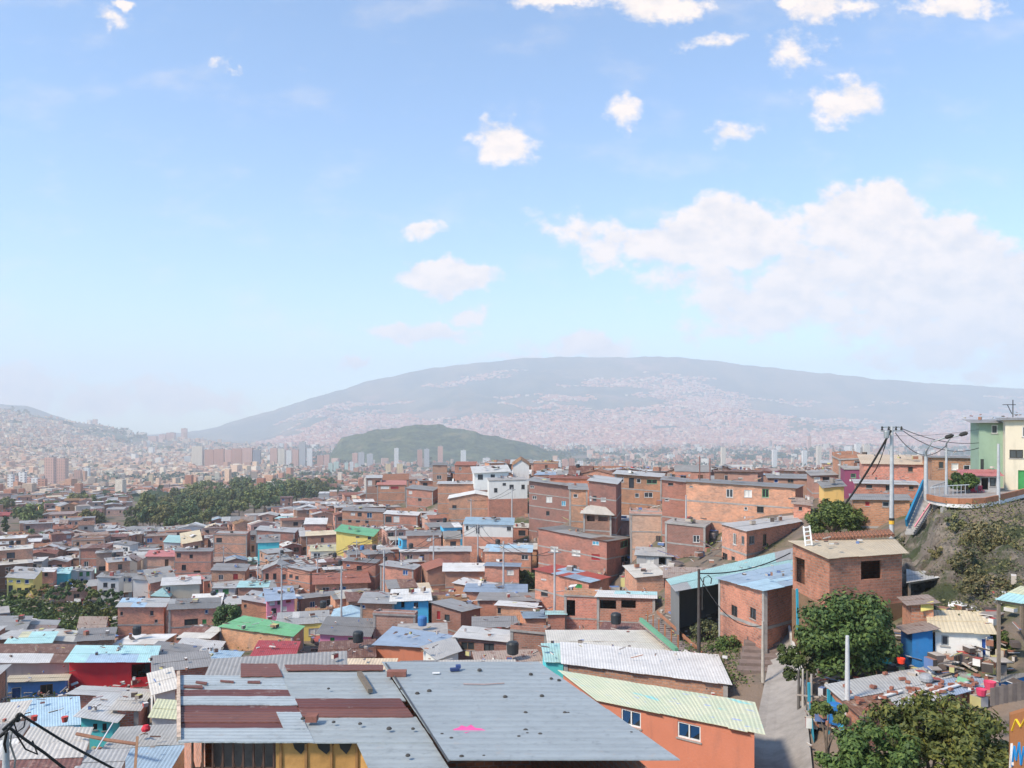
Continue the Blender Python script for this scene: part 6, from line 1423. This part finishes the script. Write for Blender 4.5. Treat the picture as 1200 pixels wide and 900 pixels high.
m = MB(); p = onq(.5,.5,.1); m.lathe(p, [(.001,0),(.28,0),(.3,.15),(.22,.3),(.001,.33)], 12, M_plain((.3,.31,.33))); thing('basin', m, None, 'grey upturned basin on the patched metal roof', 'basin')
def chair(label, px, py, D, rgb, s=1.):
    p = P(px, py, D); root = empty('chair', p, label, 'chair'); mt = M_paint(rgb, .1)
    m = MB(); m.box(p+Vector((0,0,.44*s)), (.45*s,.42*s,.05), .2, mt); m.build('seat', None, root); m = MB(); m.box(p+Vector((0,.22*s,.7*s)), (.45*s,.04,.45*s), .0, mt); m.build('backrest', None, root)
    for x, y in ((-1,-1),(1,-1),(1,1),(-1,1)): m = MB(); m.beam(p+Vector((x*.19*s,y*.17*s,0)), p+Vector((x*.18*s,y*.16*s,.43*s)), .04, .04, mt); m.build('leg', None, root)
chair('red plastic chair on the terrace beside the blue clad person', 1141, 580, 70, (.5,.04,.07), .8); chair('pinkish red plastic chair on the terrace, nearer the pale post', 1150, 579, 70, (.45,.07,.1), .8)

# person on the terrace, small in the view
def person(label, px, py, D, shirt, pants, hgt=1.68):
    p = P(px, py, D); root = empty('person', p, label, 'person'); u = hgt/7.6
    J = [((0,0,3.9),.62),((0,0,5.0),.60),((0,0,6.2),.62),((0,0,6.65),.26),((0,0,7.1),.36),((0,0,7.45),.30),((.45,0,3.7),.42),((.5,-.1,2.1),.30),((.5,.05,.35),.2),((.5,-.4,.12),.16),((-.45,0,3.7),.42),((-.55,.15,2.1),.30),((-.5,.3,.35),.2),((-.5,-.1,.12),.16),
         ((.85,0,6.1),.28),((1.1,.1,4.9),.2),((1.0,-.5,4.0),.15),((-.85,0,6.1),.28),((-1.15,.1,4.9),.2),((-1.05,-.4,4.0),.15)]
    E = [(0,1),(1,2),(2,3),(3,4),(4,5),(0,6),(6,7),(7,8),(8,9),(0,10),(10,11),(11,12),(12,13),(2,14),(14,15),(15,16),(2,17),(17,18),(18,19)]
    me = bpy.data.meshes.new('person'); me.from_pydata([Vector(a)*u for a, _ in J], E, []); ob = bpy.data.objects.new('body', me); COL.objects.link(ob); ob.parent = root
    sk = ob.modifiers.new('skin', 'SKIN')
    for v, (_, r_) in zip(me.skin_vertices[0].data, J): v.radius = (r_*u, r_*u)
    me.skin_vertices[0].data[0].use_root = True; ss = ob.modifiers.new('sub', 'SUBSURF'); ss.levels = ss.render_levels = 1
    m, nt, b = newmat('clothed_figure'); tc = _n(nt, 'ShaderNodeTexCoord'); sp = _n(nt, 'ShaderNodeSeparateXYZ'); nt.links.new(tc.outputs['Object'], sp.inputs[0])
    r = _n(nt, 'ShaderNodeValToRGB'); r.color_ramp.interpolation = 'CONSTANT'; dv = _n(nt, 'ShaderNodeMath', operation='DIVIDE'); nt.links.new(sp.outputs[2], dv.inputs[0]); dv.inputs[1].default_value = hgt; nt.links.new(dv.outputs[0], r.inputs[0]); e = r.color_ramp.elements
    e[0].color = (*pants, 1); e[1].position = .5; e[1].color = (*shirt, 1); x = e.new(.86); x.color = (.30,.17,.11,1); x = e.new(.955); x.color = (.02,.015,.012,1)
    nt.links.new(r.outputs[0], b.inputs['Base Color']); b.inputs['Roughness'].default_value = .85; me.materials.append(m)
person('person in a blue shirt standing on the terrace near the red chairs', 1136, 577, 76, (.05,.14,.36), (.03,.04,.09), 1.5)
# ladder on the brown brick house
def ladder():
    root = empty('ladder', P(946,640,51), 'small white ladder leaning on the edge of the brown brick house roof', 'ladder'); a = P(944,640,50.5); b = P(941.5,617,51); c = P(951.5,639,50.5); d = P(948.5,616,51); W_ = M_plain((.75,.74,.72))
    for p, q in ((a,b),(c,d)): m = MB(); m.beam(p, q, .08, .08, W_); m.build('rail', None, root)
    for i in range(5): t = .06+i*.22; m = MB(); m.beam(a.lerp(b, t), c.lerp(d, t), .06, .07, W_); m.build('rung', None, root)
ladder()
m = MB(); a = P(948,634,52.8); b = P(1048,628,53.9)
for i in range(22): p = a.lerp(b, i/22)+Vector((0,0,.1)); m.tube([p+Vector((-.06,-.5,.02)), p+Vector((.0,.3,.26))], .12, 6, M_tile((.34,.13,.09)))
thing('tile_row', m, None, 'row of red clay tiles along the back of the tan roof', 'roof tiles')
# turquoise posts and sheets of the alley fence
TQP = M_paint((.03,.30,.40), .4)
root = empty('fence', P(945,850,40), 'turquoise blue fence of posts and sheets right of the alley', 'fence')
for (x, a, b, D) in ((934,690,745,48),(948,800,880,40),(953,826,890,38.5),(971,808,862,37)): m = MB(); m.beam(P(x,a,D), P(x+1,b,D), .12, .12, TQP); m.build('post', None, root)
m = MB(); m.poly([P(948,835,39.6), P(954,890,37), P(954,862,37), P(948,808,39.6)][::-1], TQP); m.poly([P(972,835,37.3), P(988,862,35.5), P(988,833,35.5), P(972,812,37.3)][::-1], TQP); m.build('panel', None, root)
m = MB(); m.prism([P(974,832,34.8), P(990,862,34), P(988,846,34.4), P(976,828,35)], .03, M_paint((.03,.33,.55), .2)); thing('tarp', m, None, 'bright blue tarp sheet hanging left of the patched metal roof', 'tarp')
m = MB(); c = P(979,826,34.6); m.lathe((c.x, c.y, c.z-.8), [(.001,0),(.28,0),(.3,.1),(.3,.8),(.25,.86),(.001,.88)], 14, M_paint((.02,.14,.36), .2)); thing('barrel', m, None, 'dark blue plastic barrel under the left edge of the patched metal roof', 'barrel')
# plank fence, graffiti wall at the right edge
root = empty('fence', P(1180,835,31), 'weathered grey plank fence at the right edge above the corner tree', 'fence')
for i in range(11): m = MB(); x = 1163+i*5.2; m.beam(P(x,827-i*1.0,30.5), P(x,806-i*1.1,30.5), .165, .03, M_plain((.15,.12,.11) if i % 2 else (.20,.16,.14))); m.build('plank', None, root)
root = empty('wall', P(1200,880,20.5), 'orange and yellow painted wall with blue and white graffiti at the right edge', 'wall'); OW = M_paint((.32,.13,.05), .7)
q = [P(1183,905,21), P(1225,905,19.5), P(1225,826,19.5), P(1184,838,21)]; m = MB(); nn = Vector((.1,.2,0)); m.poly(q, OW); m.poly([p+nn for p in q][::-1], OW); m.poly([q[3], q[2], q[2]+nn, q[3]+nn], OW); m.poly([q[0], q[3], q[3]+nn, q[0]+nn], OW); m.build('panel', None, root)
dq = -nn*.03
def gp(s, t): return q[0].lerp(q[1], s).lerp(q[3].lerp(q[2], s), t)+dq
for lab, pts_, mt in (('graffiti', [(.1,.1),(.16,.45),(.22,.2),(.3,.5),(.36,.12),(.44,.42),(.5,.15)], (.02,.25,.6)), ('graffiti', [(.04,.08),(.08,.5),(.12,.12)], (.75,.75,.75)), ('graffiti', [(.08,.72),(.2,.9),(.34,.75),(.48,.88)], (.75,.5,.03))):
    m = MB()
    for a, b in zip(pts_, pts_[1:]): m.beam(gp(*a), gp(*b), .09, .02, M_paint(mt, .1))
    m.build(lab, None, root)
# yellow cloth, clothes heap, small bright things
m = MB(); m.prism([P(1079,716,43.6), P(1094,713,43.6), P(1094,704,43.8), P(1079,708,43.8)], .04, M_paint((.55,.47,.15), .3)); thing('cloth', m, None, 'yellow cloth draped on the small red brick wall', 'cloth')
for i, (x, y, D, s, c, lb) in enumerate([(1136,714,46,.45,(.12,.1,.4),'purple blue clothes heaped behind the white hut roof'),(1142,718,45,.5,(.78,.76,.74),'white sheet heaped on the roof of the white hut'),(1120,708,47,.5,(.7,.7,.7),'white bag behind the white hut'),(1160,804,33,.24,(.6,.06,.12),'red bucket beside the grey plank fence'),(1150,812,32,.2,(.6,.05,.12),'smaller red bucket beside the corner tree'),(1056,775,40,.2,(.75,.05,.02),'bright red bucket under the big tree'),(1036,772,41,.35,(.1,.5,.48),'turquoise cloth bundle under the big tree')]):
    m = MB(); p = P(x, y, D); rr2 = random.Random(i); n = 12; m.lathe((p.x, p.y, p.z-s*.5), [(.001,0),(s*.9,.0),(s,s*.3),(s*.7,s*.7),(.001,s*.85)] if 'bucket' not in lb else [(.001,0),(s*.75,0),(s,s*1.3),(s*.9,s*1.3),(.001,s*.2)], 9, M_paint(c, .15))
    if 'bucket' not in lb: m.v = [(a+rr2.uniform(-.12,.12)*s*2, b+rr2.uniform(-.1,.1), c_+rr2.uniform(-.1,.1)*s) for a, b, c_ in m.v]
    thing('bucket' if 'bucket' in lb else 'cloth_heap', m, None, lb, 'bucket' if 'bucket' in lb else 'clothes')
for i, (x, y, lb) in enumerate([(40,845,'leftmost red flower pot on the light blue roof edge'),(76,846,'terracotta pot on the right end of the light blue roof edge')]):
    m = MB(); p = P(x, y, 52.5); m.lathe(p, [(.001,0),(.16,0),(.22,.35),(.18,.36),(.001,.3)], 10, M_paint((.5,.08,.07), .2)); thing('pot', m, None, lb, 'flower pot')
m = MB(); m.tube([P(90,860,41), P(125,867,40), P(160,872,39)], .09, 8, M_plain((.22,.11,.07))); thing('log', m, None, 'long reddish beam across the shacks at the bottom left', 'beam')
m = MB(); m.beam(P(133,846,30), P(112,880,27), .035, .035, M_plain((.6,.6,.62))); thing('metal_rod', m, None, 'thin pale rod leaning in front of the turquoise wall', 'rod')
m = MB(); m.beam(P(161,864,33), P(158,905,31), .1, .1, M_plain((.28,.16,.09))); thing('post', m, None, 'orange brown timber post left of the rusty roof house', 'post')
m = MB(); p = P(171,857,36); m.lathe(p, [(.001,0),(.18,.03),(.2,.15),(.12,.28),(.001,.3)], 10, M_paint((.5,.03,.05), .1)); thing('ball', m, None, 'dark red ball like pot among the junk left of the rusty roof', 'pot')
# rooftop tanks, dishes and general clutter
TANK = M_plain((.03,.035,.04), .5); TANKB = M_paint((.05,.16,.38), .2); rr = random.Random(11); nt_ = 0
for (root, bb, cen) in HOUSES:
    if nt_ > 46: break
    if not root.get('group') or not (45 < cen.y < 230) or rr.random() > .32: continue
    k = rr.random(); p = Vector((cen.x+rr.uniform(-1, 1), cen.y+rr.uniform(-.6, .6), cen.z+.55)); m = MB(); bl = k < .12
    m.lathe(p, [(.001,0),(.42,0),(.46,.1),(.48,.8),(.40,.95),(.15,1.02),(.001,1.03)], 14, TANKB if bl else TANK); px, py = px_of(p)
    thing('water_tank', m, None, make_label(('blue' if bl else 'black')+' plastic water tank on a roof', px, py), 'water tank', 'water tanks on the roofs'); nt_ += 1
CLM = M_island('roof_clutter', [(.06,.05,.045),(.09,.07,.06),(.30,.15,.11),(.62,.60,.57),(.30,.14,.09),(.20,.18,.17),(.45,.40,.35),(.10,.08,.07),(.36,.19,.13),(.70,.68,.64),(.25,.22,.2),(.12,.2,.4),(.42,.36,.3),(.55,.5,.45),(.4,.08,.07),(.16,.13,.12),(.5,.46,.2),(.33,.30,.28),(.62,.62,.62)])
def clutter(name, n, gen):
    m = MB(); rr = random.Random(name)
    for i in range(n):
        p, s = gen(rr)
        if p is None: continue
        k = rr.random()
        if k < .45: m.box(p, (s*rr.uniform(.3, 1), s*rr.uniform(.3, 1), s*rr.uniform(.15, .8)), rr.uniform(0, 3), 0)
        elif k < .8: a = rr.uniform(0, 6.3); l = s*rr.uniform(.8, 2.2); m.beam(p, p+Vector((math.cos(a)*l, math.sin(a)*l, rr.uniform(-.1, .3)*l)), .1*s+.03, .06, 0)
        else:
            a = rr.uniform(0, 6.3); w, d = s*rr.uniform(.6, 1.6), s*rr.uniform(.5, 1.1); m.box(p, (w, d, .04), a, 0, tilt=(rr.uniform(-.3, .3), rr.uniform(-.3, .3)))
    m.mats = [CLM]; o = m.build(name, None); o['kind'] = 'stuff'
def g_ground(rr):
    px = rr.uniform(-60, 850); Y = 42*math.exp(rr.random()*1.9); X = (px-CX)/F*Y
    return Vector((X, Y, ground(X, Y)+rr.uniform(0, .6 if Y < 90 else 1.2))), (rr.uniform(.2, .45) if Y < 90 else rr.uniform(.4, 1.2))*(1+Y/260)
clutter('lane_clutter', 4200, g_ground)
TOPS = [(c[0], c[1], ground(c[0], c[1])+c[5]) for c in CAND if c[1] < 300]; TOPS += [(cen.x, cen.y, cen.z) for (ro_, bb_, cen) in HOUSES if 50 < cen.y < 240 and not ro_.get('group')]
def g_roof(rr):
    x, y, z = rr.choice(TOPS); s = (rr.uniform(.15, .35) if y < 90 else rr.uniform(.2, .65))*(1+y/260); return Vector((x+rr.uniform(-2.4, 2.4), y+rr.uniform(-2.2, 2.2), z+.25+rr.uniform(0, .35))), s
clutter('rooftop_clutter', 6500, g_roof)
def g_left(rr):
    px = rr.uniform(-30, 205); Y = rr.uniform(28, 100); X = (px-CX)/F*Y; return Vector((X, Y, ground(X, Y)+rr.uniform(.0, .4))), rr.uniform(.2, .5)
clutter('shack_clutter', 420, g_left)
def g_yard(rr):
    px = rr.uniform(950, 1190); Y = rr.uniform(36, 46); X = (px-CX)/F*Y; return Vector((X, Y, ground(X, Y)+rr.uniform(0, .9))), rr.uniform(.25, .8)
clutter('yard_clutter', 420, g_yard)

# power poles and sagging wires among the houses
rr = random.Random(31); prev = None; WP = [(212,640,190),(262,640,200),(302,655,165),(328,640,175),(372,652,160),(418,645,170),(464,640,178),(330,690,120),(400,700,112),(450,690,118),(508,668,140),(560,640,150),(590,690,112),(650,705,95),(552,600,180),(600,590,175)]
for i, (px, py, D) in enumerate(WP):
    X = (px-CX)/F*D; g_ = ground(X, D); top = g_+rr.uniform(9, 10.5); root = empty('utility_pole', (X, D, g_), make_label('thin grey power pole', px, py), 'pole', 'power poles among the hillside houses'); m = MB(); m.tube([(X, D, g_-.5), (X, D, top)], [.17, .1], 8, POLE); m.build('shaft', None, root)
    m = MB(); m.beam((X-.8, D, top-.5), (X+.8, D, top-.5), .1, .1, METAL); m.build('crossarm', None, root); t_ = Vector((X, D, top-.4))
    if prev is not None and (prev-t_).length < 60:
        for dx in (-.7, .7):
            a, b = prev+Vector((dx,0,0)), t_+Vector((dx,0,0)); n = 10; pts_ = [a.lerp(b, k/n)-Vector((0,0,1.0*4*(k/n)*(1-k/n))) for k in range(n+1)]; m = MB(); m.tube(pts_, .035, 5, CAB); q = px_of(a.lerp(b, .5)); thing('cable', m, None, make_label('sagging black wire', q[0], q[1]), 'cable', 'wires between the power poles')
    prev = t_
